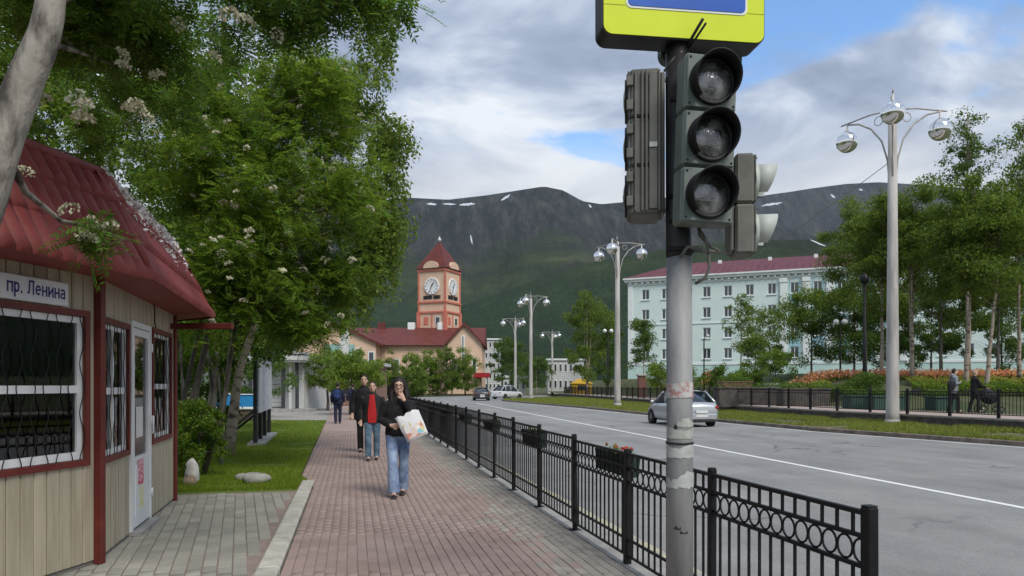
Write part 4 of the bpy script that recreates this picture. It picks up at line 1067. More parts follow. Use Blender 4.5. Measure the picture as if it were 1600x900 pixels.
lim = [([loc_(6, 235, 4.3), loc_(40, 300, 4.6), loc_(95, 345, 5.0), loc_(150, 355, 5.2), loc_(195, 375, 5.3)], .026), ([loc_(75, 0, 4.35), loc_(200, -40, 4.8), loc_(380, -30, 5.2), loc_(560, 10, 5.5)], .045), ([loc_(50, 60, 4.35), loc_(120, 80, 5.2), loc_(200, 110, 6)], .025), ([loc_(12, 210, 4.3), loc_(-40, 190, 5.2), loc_(20, 180, 6.2)], .035)]
rw, C = tree('rowan_tree', 'pale barked rowan leaning over the kiosk with feathery leaves', b0, tr1, .165, ells, 190, 5200, .19, .17, l_rowan, m_bark_pale, kind='pinnate', extra_limbs=lim, n_side=16, limb=False)
tw = MB()
nodes = [Vector(q) for l in lim for q in l[0]]; left = [Vector(c) for c in C]      # twigs fork from clump to clump, outwards from the limbs
dist = [min((n-c).length for n in nodes) for c in left]; near = [min(nodes, key=lambda n: (n-c).length) for c in left]
while left:
    i = min(range(len(left)), key=lambda q: dist[q]); c, src = left.pop(i), near.pop(i); dist.pop(i)
    tw.tube(bez(src, src.lerp(c, .5)+Vector((random.gauss(0, .03), random.gauss(0, .03), .05)), c, 3), [.010, .008, .006, .004], 4, caps=False)
    for q in range(len(left)):
        d_ = (left[q]-c).length
        if d_ < dist[q]: dist[q] = d_; near[q] = c
tag(tw.build('twigs', m_bark, rw), kind='stuff')
blossoms(rw, [loc_(*p)+Vector((random.gauss(0, .02), 0, random.gauss(0, .02))) for p in ((125, 155, 5.0), (138, 165, 5.0), (205, 165, 5.1), (215, 172, 5.1), (222, 182, 5.1), (190, 85, 5.2), (198, 100, 5.2), (130, 190, 5.0), (365, 20, 5.0), (388, 25, 5.0), (240, 120, 5.6), (330, 80, 5.4), (112, 335, 5.1), (150, 340, 5.1), (172, 362, 5.1), (128, 362, 5.1), (135, 375, 5.1), (38, 270, 5.0), (430, 60, 5.2), (60, 160, 5.6), (280, 30, 5.2), (100, 60, 5.4))], .9, 1.5)

# --- the broad flowering tree behind the kiosk
rt2 = (-5.9, 13.4, 0)
def l2(u, v, d, b=rt2): return at(u, v, d)-Vector(b)
t2, C2 = tree('flowering_tree', 'broad leafy tree with cream blossom behind the kiosk', rt2, [(0, 0, 0), (.12, -.1, 1.2), (.5, -.2, 2.6), (.9, -.2, 4.2), (1.1, 0, 6)], .075,
    [(l2(430, 330, 13.2), (1.75, 1.3, 2.0), 5), (l2(470, 170, 13.8), (1.2, 1.0, 1.1), 2.2), (l2(360, 440, 12.6), (1.1, .8, .9), 2.0), (l2(510, 420, 13.6), (.75, .7, 1.0), 1.5), (l2(290, 250, 13.0), (1.2, 1.0, 1.4), 2.0), (l2(545, 290, 14), (.7, .7, 1.3), 1.2), (l2(470, 510, 13.5), (.8, .6, .25), .5)],
    300, 16000, .42, .20, l_rowan2, kind='pinnate', stems=[[(.1, .2, 0), (-.1, .1, 1.3), (.3, 0, 2.9), (1.0, .2, 4.4)], [(.35, -.1, 0), (.75, -.2, 1.2), (1.0, -.3, 2.6), (1.3, -.2, 4)], [(-.25, .0, 0), (-.45, 0, 1.2), (-.6, -.1, 2.4)]])
blossoms(t2, crown_pts(C2, t2, 150, .42), .8, 1.5)
# --- birch with hanging sprays at the crown's right edge
rb_ = (-6.5, 17.0, 0)
def l3(u, v, d): return at(u, v, d)-Vector(rb_)
t3, C3 = tree('birch_tree', 'birch with drooping sprays overhanging the left of the footpath', rb_, [(0, 0, 0), (.25, 0, 2), (1.0, 0, 4.2), (1.8, 0, 6.5), (2.2, 0, 8.8)], .11,
    [(l3(545, 150, 17), (.75, .8, .8), 1.8), (l3(590, 330, 17), (.66, .7, 1.2), 3.0), (l3(490, 110, 17), (1.2, .9, .9), 2), (l3(520, 300, 17.4), (1.0, .8, 1.6), 2), (l3(612, 215, 16.8), (.38, .4, .5), 1.1), (l3(570, 60, 17), (.7, .6, .5), .6), (l3(560, 410, 17.2), (.75, .5, .8), 1.6)],
    140, 34000, .30, .095, l_birch, m_birch, droop=.75, flat=.8)
# --- trees filling in behind the roof
for (nm, lab, bs, el, nl, lm_) in (
    ('leafy_tree', 'tall leafy tree behind the kiosk roof at the far left', (-11.2, 16.5, 0), [((.4, 0, 6.2), (3.6, 2.4, 4.2), 1), ((1.8, -.5, 4.0), (2.2, 1.6, 1.8), .5)], 52000, l_rowan2),
    ('leafy_tree', 'dense leafy tree standing behind the blossoming one', (-8.0, 19.5, 0), [((0, 0, 5.6), (2.5, 2.2, 3.2), 1), ((.8, 0, 8.6), (1.7, 1.6, 1.7), .5), ((.5, 0, 2.9), (1.9, 1.5, .8), .25)], 36000, l_rowan),
    ('leafy_tree', 'shady tree behind the notice board on the lawn', (-10.4, 26.5, 0), [((0, 0, 4.6), (3.0, 2.4, 2.6), 1), ((2.0, 0, 4.2), (1.6, 1.6, 1.5), .4)], 26000, l_dark)):
    tree(nm, lab, bs, [(0, 0, 0), (.1, 0, 1.6), (.0, .1, 3.4), (.1, 0, 6.0)], .13, el, 150, nl, .55, .13, lm_, group='trees behind the kiosk')
# bush and thin stems beside the kiosk
bu, Cb = tree('round_bush', 'dense dark green bush beside the far corner of the kiosk', (-5.55, 13.0, 0), [(0, 0, 0), (.05, 0, .5), (.1, 0, 1.2)], .03, [((.05, 0, .75), (.5, .45, .62), 1)], 45, 9000, .16, .055, l_rowan2, cat='bush', bias=.35)
sm = MB()
for k in range(9):
    x, y = -6.9+random.uniform(-1.2, 1.4), 15.2+random.uniform(-1, 2); l_ = random.uniform(-.4, .5)
    root = empty('sapling', (x, y, 0)); tag(root, 'thin bare shrub stem on the lawn'+(', the one leaning most to the left', ', leaning slightly left at the back', ', upright in the middle', ', leaning right beside the birch', ', short one near the kiosk corner', ', close to the notice board', ', behind the birch trunk', ', second from the kiosk corner', ', farthest back under the leaves')[k], 'shrub', 'shrub stems on the lawn')
    MB().tube([(0, 0, 0), (l_*.4, 0, 1.0), (l_, .1, 2.2), (l_*1.5, .2, 3.3)], [.035, .03, .024, .012], 6).build('stem', m_bark_pale, root)
    P = rng.normal(0, 1, (500, 3))*np.array([.35, .35, .4])+np.array([l_*1.3, .2, 2.9]); V, Fc = leaf_quads(P, .09); link('leaves', mesh_np('leaves', V, Fc), l_rowan2, root)
for (lab, bs, el, nl) in (('shadowy thicket behind the bush and the kiosk corner', (-9.6, 20.5, 0), [((0, 0, 1.7), (2.3, 1.2, 1.7), 1)], 15000), ('dark thicket behind the blue counter', (-14.5, 36.5, 0), [((0, 0, 2.2), (4.0, 1.5, 2.3), 1)], 14000)):
    tree('thicket', lab, bs, [(0, 0, 0), (.05, 0, 1), (.1, 0, 2.2)], .05, el, 70, nl, .38, .10, l_rowan, cat='shrub', bias=.5)
# street trees further along the footpath
for i, (u, d, h, w, lab) in enumerate(((548, 40, 3.6, 1.55, 'bright green street tree left of the footpath nearest the clock tower'), (512, 47, 4.2, 1.7, 'bright green street tree overhanging the far shop'), (572, 60, 3.6, 1.9, 'pale green street tree at the far end of the footpath'))):
    p = at(u, 602, d); tree('street_tree', lab, (p.x, p.y, 0), [(0, 0, 0), (0, 0, 1.2), (.1, 0, 2.6), (.1, 0, h)], .09, [((0, 0, h*.66), (w, w*.9, h*.36), 1)], 60, 9000, .40, .13, l_bright, group='street trees along the footpath')
# trees before the clock tower building
for i, (u, d, h, w, lm_) in enumerate(((612, 118, 7.2, 2.0, l_birch), (634, 124, 8.2, 2.4, l_bright), (660, 120, 8.6, 2.6, l_bright), (684, 122, 8.0, 2.4, l_bright), (706, 121, 8.4, 2.4, l_birch), (727, 124, 8.6, 2.6, l_bright), (595, 126, 6.5, 2.2, l_bright), (650, 112, 4.6, 1.6, l_birch))):
    p = at(u, 602, d); lab = 'green tree before the peach clock tower building, ' + ('leftmost but one of the row', 'with a bright crown left of the gap', 'tallest under the tower', 'just right of the tower', 'before the right gable', 'rightmost of the row', 'leftmost of the row', 'low shrubby one at the front')[i]
    tree('roadside_tree', lab, (p.x, p.y, -.1), [(0, 0, 0), (0, 0, 2), (.2, 0, 4), (.2, 0, h*.9)], .13, [((0, 0, h*.50), (w, w, h*.48), 1), ((0, 0, h*.25), (w*.8, w*.8, h*.25), .4)], 60, 6500, .7, .27, lm_, m_birch, group='trees before the clock tower')
# --- park trees on the far side
def ptree(name, label, u, d, h, w, lm_, nl, bm=m_birch, dens=1.0, clear=.3, lean=0, csize=.6, ls=.15, droop=0, forks=0, **k):
    p = at(u, 602, d); z = park_z(p.x, p.y) if p.x > wall_x(p.y) else 0.1
    st_ = []
    for q in range(forks):
        a = random.uniform(-.5, .5); st_.append([(.05*q, 0, 0), (a*.5, .1, h*.22), (a*1.2, .2, h*.45), (a*1.6, .2, h*.68)])
    return tree(name, label, (p.x, p.y, z-.05), [(0, 0, 0), (lean*.3, 0, h*.25), (lean*.7, 0, h*.55), (lean, 0, h*.96)], .007*h+.03, [((lean*.6, 0, h*(clear+(1-clear)*.5)), (w, w*.9, h*(1-clear)*.52), 1), ((lean*.8, 0, h*.8), (w*.6, w*.55, h*.2), .3)], int(55*max(.6, dens)), nl, csize, ls, lm_, bm, droop=droop, stems=st_, group='park trees beyond the road', **k)
ptree('park_birch', 'birch behind the tall lamp post with forked pale stems', 1425, 44, 11.8, 3.0, l_olive, 26000, forks=3, clear=.34, csize=.75)
ptree('park_birch', 'leaning birch with a bare pale trunk right behind the strolling couple', 1508, 40, 11.4, 2.4, l_olive, 22000, lean=.5, clear=.45, csize=.75)
ptree('park_birch', 'birch with a long curved trunk above the pram', 1540, 38.5, 11.2, 2.5, l_olive, 22000, lean=.9, clear=.42, csize=.75)
ptree('park_birch', 'bushy birch at the right edge of the picture', 1592, 42, 12.2, 2.6, l_olive, 20000, clear=.34, csize=.75)
ptree('park_birch', 'tall full birch just left of the tall lamp post', 1378, 46, 11.6, 2.6, l_olive, 20000, clear=.32, csize=.75)
ptree('park_tree', 'dense dark tree left of the tall lamp post', 1352, 52, 12.4, 3.0, l_olive, 22000, bm=m_bark, clear=.32, csize=.8)
ptree('park_tree', 'rounded dark green tree behind the black park lamp', 1335, 62, 8.2, 3.2, l_dark, 16000, bm=m_bark, clear=.15, csize=.8, ls=.18)
ptree('park_tree', 'spreading mid green tree before the mint building', 1268, 64, 7.6, 3.4, l_olive, 16000, bm=m_bark, clear=.12, csize=.8, ls=.18)
ptree('park_tree', 'dark backing tree deep in the park at the right', 1470, 60, 13.5, 4.6, l_olive, 24000, bm=m_bark, clear=.25, csize=.9, ls=.2)
ptree('park_tree', 'dark backing tree behind the right edge birches', 1560, 58, 13.0, 4.4, l_olive, 24000, bm=m_bark, clear=.2, csize=.9, ls=.2)
ptree('tall_birch', 'thin sparse birch top rising above the park trees', 1512, 50, 18.4, 2.1, l_dark, 5200, clear=.60, csize=.55, ls=.17)
ptree('tall_birch', 'sparse tree top reaching above the park at the right edge', 1606, 40, 15.2, 1.1, l_olive, 2600, clear=.6, csize=.5, ls=.16)
ptree('thin_tree', 'airy small leaved tree before the mint building windows', 1158, 66, 7.4, 1.6, l_birch, 3000, clear=.22, csize=.5, ls=.17)
ptree('thin_tree', 'loose young tree in the middle of the mint facade', 1192, 70, 7.4, 2.0, l_birch, 4200, clear=.18, csize=.5, ls=.17)
ptree('thin_tree', 'low bright shrub tree under the mint facade', 1180, 60, 3.4, 1.4, l_bright, 4200, clear=.1, csize=.45, ls=.15)
ptree('thin_tree', 'dark twiggy tree before the left corner of the mint building', 1006, 74, 8.2, 2.0, l_dark, 6000, clear=.28, csize=.6, ls=.18)
ptree('thin_tree', 'low bright bush beside the signal pole beyond the road', 1030, 62, 3.0, 1.1, l_bright, 3500, clear=.05, csize=.4, ls=.15)
ptree('willow_tree', 'tall upright pale trunked tree between the lamp posts', 917, 84, 12.0, 2.9, l_birch, 17000, clear=.18, csize=.7, ls=.2, droop=.7, forks=3)
ptree('willow_tree', 'dark tree just right of the tall upright pale trunked one', 948, 92, 9.2, 2.2, l_dark, 9000, clear=.14, csize=.7, ls=.22)
ptree('willow_tree', 'dark round tree behind the two far lamp posts', 797, 118, 9.0, 3.6, l_dark, 9000, clear=.1, csize=.8, ls=.25)
ptree('willow_tree', 'dark low tree to the right of the far lamp posts', 838, 126, 6.6, 3.0, l_dark, 6000, clear=.1, csize=.8, ls=.25)
ptree('park_tree', 'low branched dark tree filling the park behind the birch stems', 1455, 70, 9.5, 5.0, l_dark, 22000, bm=m_bark, clear=.02, csize=.9, ls=.2)
ptree('park_tree', 'low branched dark tree filling the park at the right edge', 1565, 68, 9.5, 5.0, l_dark, 22000, bm=m_bark, clear=.02, csize=.9, ls=.2)
ptree('park_tree', 'low branched tree in the shade right of the black lamp post', 1390, 66, 8.5, 3.4, l_dark, 15000, bm=m_bark, clear=.03, csize=.9, ls=.2)
for (u, d, h, w, lm_, lab) in ((1128, 52, 2.6, 1.5, l_dark, 'dark bush on the park bank right of the silver car'), (1165, 50, 2.2, 1.4, l_rowan2, 'green bush on the park bank behind the granite block'), (1212, 49, 2.4, 1.3, l_bright, 'bright bush at the left end of the orange flowers'), (1075, 58, 2.6, 1.6, l_rowan2, 'green bush behind the silver car')):
    ptree('park_bush', lab, u, d, h, w, lm_, 4500, bm=m_bark, clear=.0, csize=.35, ls=.14)
# low hedges and the far park edge
def hedge(name, label, u0, u1, d, h, w, lm_, n):
    a, b = at(u0, 602, d), at(u1, 602, d); root = empty(name, (a.x, a.y, park_z(a.x, a.y))); tag(root, label, 'hedge', 'hedges in the park'); L_ = b.x-a.x
    P = np.stack([rng.random(n)*L_, rng.uniform(-w/2, w/2, n), rng.random(n)**.6*h], 1); P[:, 2] *= 1+.15*np.sin(P[:, 0]*3)
    P[:, 2] += np.array([park_z(a.x+x, a.y+y) for x, y in P[:, :2]])-root.location.z
    V, Fc = leaf_quads(P, .12); link('foliage', mesh_np('foliage', V, Fc), lm_, root)
    MB().box((0, -w*.3, 0), (L_, w*.3, h*.6)).build('inner_twigs', m_bark, root)
hedge('hedge', 'dark clipped hedge behind the railing left of the silver car', 1120, 1215, 47, .9, 1.2, l_dark, 5000)
hedge('hedge', 'dark hedge below the orange flowers beside the tall lamp post', 1275, 1375, 40, .75, 1.2, l_dark, 5000)
l_yel = leaf_mat('yellow_leaf', (.28, .30, .045), .3, .02, .3)
hedge('low_border', 'yellow green border plants below the orange flowers at the right', 1420, 1640, 40.5, .42, 1.0, l_yel, 7000)
hedge('low_border', 'yellow green border plants left of the tall lamp post', 1205, 1290, 43, .45, 1.6, l_yel, 5000)
hedge('hedge', 'green shrubs in front of the yellow border at the right', 1430, 1640, 37.5, .55, 1.2, l_rowan2, 8000)
def flowers(name, label, u0, u1, d0, d1, n):
    P = []
    while len(P) < n:
        d = random.uniform(d0, d1); p = at(random.uniform(u0, u1), 602, d)
        if mnoise.noise((p.x*.25, p.y*.5, 2)) > -.35: P.append((p.x, p.y, park_z(p.x, p.y)+random.uniform(.2, .5)))
    P = np.array(P); V, Fc = leaf_quads(P, .13, 1.5, asp=.9); o = link(name, mesh_np(name, V, Fc), leaf_mat(name+'_petal', (.62, .29, .13), .35, .03, .3)); tag(o, label, 'flowers', kind='stuff')
    Q = P.copy(); Q[:, 2] -= rng.uniform(.12, .45, len(Q)); V, Fc = leaf_quads(Q[: n], .17); o = link(name+'_foliage', mesh_np(name, V, Fc), l_rowan2); tag(o, 'green leaves under the '+label, 'foliage', kind='stuff')
flowers('orange_flowers', 'bed of orange flowers running below the park trees', 1225, 1640, 44, 46.4, 5200)
flowers('orange_flowers_far', 'small far patch of orange flowers beside the silver car', 1096, 1126, 62, 66, 900)

# ================================================================== FAR BUILDINGS
def frame_facade(p0, p1):
    a, b = Vector((*p0, 0)), Vector((*p1, 0)); e = (b-a).normalized(); n = Vector((e.y, -e.x, 0)); return Matrix(((e.x, n.x, 0, a.x), (e.y, n.y, 0, a.y), (0, 0, 1, 0), (0, 0, 0, 1))), (b-a).length
m_mint = mat('mint_plaster', (.60, .72, .69), (.65, .76, .73), .5, .85)
m_mint2 = mat('mint_base', (.47, .64, .60), (.52, .68, .64), .5, .85)
m_bluep = mat('pale_blue_plaster', (.33, .56, .63))
m_trim = mat('white_trim', (.70, .74, .73), (.76, .79, .78), 1, .8)
m_mroof = mat('far_maroon_roof', (.11, .022, .030), (.15, .035, .042), .8, .5)
def mint():
    A, B = (19.6, 125.0), (74.0, 102.0); M, L = frame_facade(A, B); root = empty('mint_building', (A[0], A[1], 0)); tag(root, 'mint green apartment building with white trim and a maroon hip roof', 'building')
    I = Matrix.Translation((-A[0], -A[1], 0))
    def part(mb, name, m, parent=None):
        T = I @ M; mb.v = [tuple(T @ Vector(p)) for p in mb.v]; return link(name, fix_normals(mb.mesh(name)), m, parent or root)
    EH, DEP = 19.4, 15.0; cols = []
    x = 3.0; k = 0
    while x < L-2: cols.append(x); x += 3.33; k += 1
    rows = (3.4, 6.75, 10.1, 13.4, 16.75-.0)
    wins = [(x-.62, x+.62, z-.85, z+.85) for x in cols for z in rows[1:]]
    b = MB()
    for (x0, x1, z0, z1) in rect_minus(L, EH, wins): b.box((x0, -.35, z0), (x1, 0, z1))
    b.box((0, -DEP, 0), (.35, -.36, EH)).box((L-.35, -DEP, 0), (L, -.36, EH)).box((.36, -DEP, 0), (L-.36, -DEP+.35, EH)).box((.4, -1.2, 0), (L-.4, -1.1, EH))
    part(b, 'wall', m_mint)
    part(MB().box((0, .004, 0), (L, .06, 4.9)), 'ground_floor', m_mint2)
    for (z0, z1, d) in ((4.9, 5.2, .14), (11.6, 11.8, .10), (18.3, 18.55, .12)): part(MB().box((-.05, .005, z0), (L, d, z1)), 'floor_band', m_trim)
    part(MB().box((-.5, -.3, EH-.5), (L+.5, .55, EH-.1)).box((-.7, -DEP-.3, EH-.1), (L+.7, .8, EH+.15)).box((-.5, -DEP, EH-.5), (-.01, -.31, EH-.1)), 'cornice', m_trim)
    dn = MB()
    for k in range(int(L/1.0)): dn.box((k*1.0+.3, .02, EH-.85), (k*1.0+.65, .40, EH-.52))
    tag(part(dn, 'dentil_row', m_trim), kind='stuff')
    for (x0, x1, z0, z1) in wins:
        f = MB(); t = .1
        for (a, c, d, e) in ((x0, x0+t, z0, z1), (x1-t, x1, z0, z1), (x0+t, x1-t, z1-t, z1), (x0+t, x1-t, z0, z0+t), ((x0+x1)/2-.05, (x0+x1)/2+.05, z0+t, z1-t)): f.box((a, -.22, d), (c, -.12, e))
        f.box((x0-.12, .003, z0-.14), (x1+.12, .16, z0-.02)); w = part(f, 'window', m_trim)
        part(MB().box((x0+t, -.19, z0+t), (x1-t, -.16, z1-t)), 'pane', m_glass_far, w)
    for i, xc in enumerate(cols):
        if 7 <= i <= 11:
            part(MB().box((xc-.8, .008, 8.85), (xc+.8, .04, 9.2)).box((xc-.8, .008, 5.25), (xc-.66, .045, 18.2)).box((xc+.66, .008, 5.25), (xc+.8, .045, 18.2)).box((xc-.659, .008, 11.1), (xc+.659, .05, 12.4)).box((xc-.659, .008, 14.4), (xc+.659, .05, 15.75)).box((xc-.659, .008, 7.7), (xc+.659, .05, 8.84)), 'blue_panel', m_bluep)
            for xx in ((xc-1.66,) + ((xc+1.66,) if i == 11 else ())):
                part(MB().bevbox((xx-.48, .005, 5.2), (xx+.48, .32, 17.6), .03).bevbox((xx-.6, .005, 17.6), (xx+.6, .42, 18.25), .05), 'pilaster', m_trim)
    for xx in (.02, L-.9): part(MB().bevbox((xx, .005, 5.2), (xx+.85, .18, 18.25), .03), 'pilaster', m_trim)
    # side windows
    for yy in (-3.0, -6.2, -9.4, -12.2):
        for z in rows[1:]: part(MB().box((-.03, yy-.6, z-.8), (-.002, yy+.6, z+.8)), 'window', m_glass_far)
    r = MB(); zr = EH+3.3; r.add([(-.7, .8, EH+.15), (L+.7, .8, EH+.15), (L+.7, -DEP-.3, EH+.15), (-.7, -DEP-.3, EH+.15), (7, -7.2, zr), (L-7, -7.2, zr)], [(0, 1, 5, 4), (1, 2, 5), (2, 3, 4, 5), (3, 0, 4)])
    rf = part(r, 'roof', m_mroof)
    for xx in (14, 22, 29, 36): part(MB().bevbox((xx, -6.4, EH+2.2), (xx+.6, -5.7, EH+3.3), .05), 'chimney', m_trim, rf)
    seams = MB()
    for k in range(int(L/1.1)):
        x = k*1.1; q = min(1, min(x/7+.1, (L-x)/7+.1)); seams.tube([(x, .8, EH+.18), (min(max(x, 7*q), L-7*q), .8-8*q, EH+.15+3.15*q+.03)], .03, 4)
    tag(part(seams, 'roof_seam', m_mroof, rf), kind='stuff')
mint()
m_peach = mat('peach_plaster', (.62, .43, .30), (.68, .49, .36), .6, .85)
m_coral = mat('coral_trim', (.55, .16, .11), (.6, .2, .14), .6, .8)
m_troof = mat('brick_red_roof', (.105, .022, .017), (.15, .036, .027), .7, .6)
def tower():
    c = Vector((-14.9, 152, 0)); root = empty("clock_tower", c, R(-24)); tag(root, 'peach clock tower with coral trim and a pointed red roof', 'tower')
    h = 3.05; H = 25.2
    def part(mb, name, m, parent=None): return link(name, fix_normals(mb.mesh(name)), m, parent or root)
    part(MB().box((-h, -h, 0), (h, h, H)), 'wall', m_peach)
    for sx in (-1, 1):
        for sy in (-1, 1): part(MB().box((sx*h-.35, sy*h-.35, 0), (sx*h+.35, sy*h+.35, 16.4)).box((sx*h-.16, sy*h-.16, 16.4), (sx*h+.16, sy*h+.16, H)), 'corner_pier', m_coral)
    for z in (16.2, 18.2, 24.6): part(MB().box((-h-.25, -h-.25, z), (h+.25, h+.25, z+.35)), 'band', m_coral)
    rf = part(MB().add([(-h-.5, -h-.5, H), (h+.5, -h-.5, H), (h+.5, h+.5, H), (-h-.5, h+.5, H), (0, 0, H+6.0)], [(0, 1, 4), (1, 2, 4), (2, 3, 4), (3, 0, 4), (3, 2, 1, 0)]), 'roof', m_troof)
    part(MB().ball((0, 0, H+6.3), .35, 8, 6).tube([(0, 0, H+5.8), (0, 0, H+7)], .08, 5), 'finial', m_trim, rf)
    for k in range(4):
        Mk = Matrix.Rotation(R(90*k), 4, 'Z')
        def face(mb): mb.v = [tuple(Mk @ Vector(p)) for p in mb.v]; return mb
        d = MB(); P = [(-1.7, H), (1.7, H), (1.7, H+.5), (1.1, H+1.1), (.4, H+1.4), (-.4, H+1.4), (-1.1, H+1.1), (-1.7, H+.5)]
        n = len(P); d.add([(x, -h-.56, z) for x, z in P]+[(x, -h+1.6, z) for x, z in P], [tuple(range(n)), tuple(range(n, 2*n))[::-1]]+[(i, (i+1) % n, n+(i+1) % n, n+i) for i in range(n)])
        part(face(d), 'dormer', m_peach, rf)
        ck = MB().lathe([(0, .14), (1.55, .14), (1.72, .2), (1.72, 0)], 32, M=Matrix.Translation((0, -h, 21.6)) @ AX); cf = part(face(ck), 'clock_face', m_white)
        mk = MB()
        for q in range(12):
            a = R(30*q); mk.box((-.06, -.19, 1.18), (.06, -.145, 1.42), M=Matrix.Translation((0, -h, 21.6)) @ Matrix.Rotation(a, 4, 'Y'))
        part(face(mk), 'hour_mark', m_darkpole, cf)
        hd = MB(); hd.box((-.09, -.24, -.2), (.09, -.195, .85), M=Matrix.Translation((0, -h, 21.6)) @ Matrix.Rotation(R(35), 4, 'Y')); hd.box((-.06, -.30, -.25), (.06, -.245, 1.25), M=Matrix.Translation((0, -h, 21.6)) @ Matrix.Rotation(R(200), 4, 'Y'))
        part(face(hd), 'clock_hand', m_darkpole, cf)
        lt_ = MB(); x = -1.9
        for q, wd in enumerate((.34, .30, .36, .30, .32, .0, .34, .30, .30, .36)):
            if wd: lt_.box((x, -h-.14, 19.0), (x+.10, -h-.02, 19.75)).box((x+wd-.10, -h-.14, 19.0), (x+wd, -h-.02, 19.75)).box((x+.10, -h-.14, 19.3+.1*(q % 3)), (x+wd-.10, -h-.02, 19.42+.1*(q % 3)))
            x += (wd or .2)+.08
        part(face(lt_), 'lettering', m_darkpole)
        for (xx, zz) in ((-1.35, 14.6), (1.35, 14.6), (-1.35, 11.6), (1.35, 11.6)):
            w = part(face(MB().box((xx-.55, -h-.06, zz-.8), (xx+.55, -h-.004, zz+.8))), 'window', m_trim if xx > 0 else m_coral); part(face(MB().box((xx-.42, -h-.09, zz-.68), (xx+.42, -h-.062, zz+.68))), 'pane', m_glass_far if xx > 0 else m_coral, w)
        part(face(MB().box((-.12, -h-.12, 9), (.12, -h-.005, 16.2))), 'pilaster', m_coral)
tower()
def mall():
    D = 138.0; root = empty('station_building', (-18, D, 0)); tag(root, 'long peach building with a brick red gabled roof below the clock tower', 'building')
    def X(u): return (u-800)/F*D+18
    def Z(v): return CAM_H+(HV-v)/F*D
    def part(mb, name, m, parent=None): return link(name, fix_normals(mb.mesh(name)), m, parent or root)
    zr, ze = Z(505), Z(538); xl, xr = X(534), X(728)
    part(MB().box((X(470), 2, 0), (X(752), 20, ze)), 'wall', m_peach)
    r = part(MB().add([(X(460), 1, ze-.1), (X(756), 1, ze-.1), (X(756), 11, zr), (X(460), 11, zr), (X(460), 21, ze-.1), (X(756), 21, ze-.1)], [(0, 1, 2, 3), (3, 2, 5, 4), (0, 3, 4), (1, 5, 2)]), 'roof', m_troof)
    for (xa, hw, y0) in ((X(531), X(600)-X(531), -3.0), (X(727), X(757)-X(727), -2.0)):
        part(MB().add([(xa-hw*.88, y0, 0), (xa+hw*.88, y0, 0), (xa+hw*.88, y0, ze+.4), (xa, y0, zr-.5), (xa-hw*.88, y0, ze+.4), (xa-hw*.88, 6, 0), (xa+hw*.88, 6, 0), (xa+hw*.88, 6, ze+.4), (xa, 6, zr-.5), (xa-hw*.88, 6, ze+.4)], [(0, 1, 2, 3, 4), (1, 6, 7, 2), (0, 4, 9, 5)]), 'gable_wall', m_peach)
        t = .45; part(MB().add([(xa-hw*1.06, y0-.6, ze-.2), (xa, y0-.6, zr), (xa+hw*1.06, y0-.6, ze-.2), (xa-hw*1.06, 11, ze-.2), (xa, 11, zr), (xa+hw*1.06, 11, ze-.2), (xa-hw*1.06, y0-.6, ze-.2-t), (xa, y0-.6, zr-t*1.2), (xa+hw*1.06, y0-.6, ze-.2-t)], [(0, 1, 4, 3), (1, 2, 5, 4), (0, 6, 7, 1), (1, 7, 8, 2)]), 'gable_roof', m_troof, r)
    for (u0, u1, v0, v1, y) in ((722, 727, 525, 560, -2.06), (706, 716, 560, 585, -2.06), (738, 746, 560, 585, -2.06), (560, 570, 545, 575, -3.06), (580, 590, 550, 580, -3.06), (540, 550, 545, 575, -3.06), (612, 622, 560, 590, 1.94), (640, 650, 560, 590, 1.94), (668, 678, 560, 590, 1.94), (694, 702, 560, 590, 1.94)):
        w = part(MB().box((X(u0), y, Z(v1)), (X(u1), y+.05, Z(v0))), 'window', m_trim); part(MB().box((X(u0)+.2, y-.03, Z(v1)+.2), (X(u1)-.2, y-.002, Z(v0)-.2)), 'pane', m_glass_far, w)
    part(MB().box((X(742), -3.6, Z(590)), (X(766), -2.1, Z(583))), 'awning', mat('red_awning', (.35, .015, .02)))
    part(MB().box((X(746), -2.9, 0), (X(747), -2.7, Z(590))).box((X(762), -2.9, 0), (X(763), -2.7, Z(590))), 'awning_post', m_darkpole)
    for k in range(3): part(MB().bevbox((X(575+k*50), 10, zr-.5), (X(575+k*50)+1.4, 11.4, zr+1.0), .05), 'roof_vent', m_troof if k == 0 else m_trim, r)
mall()
def block(name, label, u0, u1, d, v_top, dep, m, wins, roofm=None, cat='building'):
    a, b = at(u0, v_top, d), at(u1, v_top, d); root = empty(name, (a.x, d, 0)); tag(root, label, cat); L_ = b.x-a.x; H = a.z
    MB().box((0, 0, -.1), (L_, dep, H)).build('wall', m, root)
    MB().box((-.3, -.3, H), (L_+.3, dep+.3, H+.35)).build('roof', roofm or m_trim, root)
    nx_, nz = wins
    for i in range(nx_):
        for j in range(nz):
            x = L_*(i+.5)/nx_; z = H*(j+.55)/nz; w = MB().box((x-L_/nx_*.25, -.08, z-H/nz*.26), (x+L_/nx_*.25, -.003, z+H/nz*.26)).build('window', m_trim, root); MB().box((x-L_/nx_*.19, -.11, z-H/nz*.21), (x+L_/nx_*.19, -.083, z+H/nz*.21)).build('pane', m_glass_far, w)
    return root
m_pale = mat('pale_block', (.48, .49, .47), (.56, .56, .54), .4, .85)
block('white_block', 'pale block with flat roof beside the red gable', 757, 782, 175, 531, 14, m_pale, (4, 5))
block('low_white_building', 'low pale building behind the far lamp posts', 856, 912, 150, 563, 10, m_pale, (7, 2))
block('white_canopy_house', 'small white pavilion beyond the road bend', 786, 822, 128, 590, 6, m_pale, (4, 1))
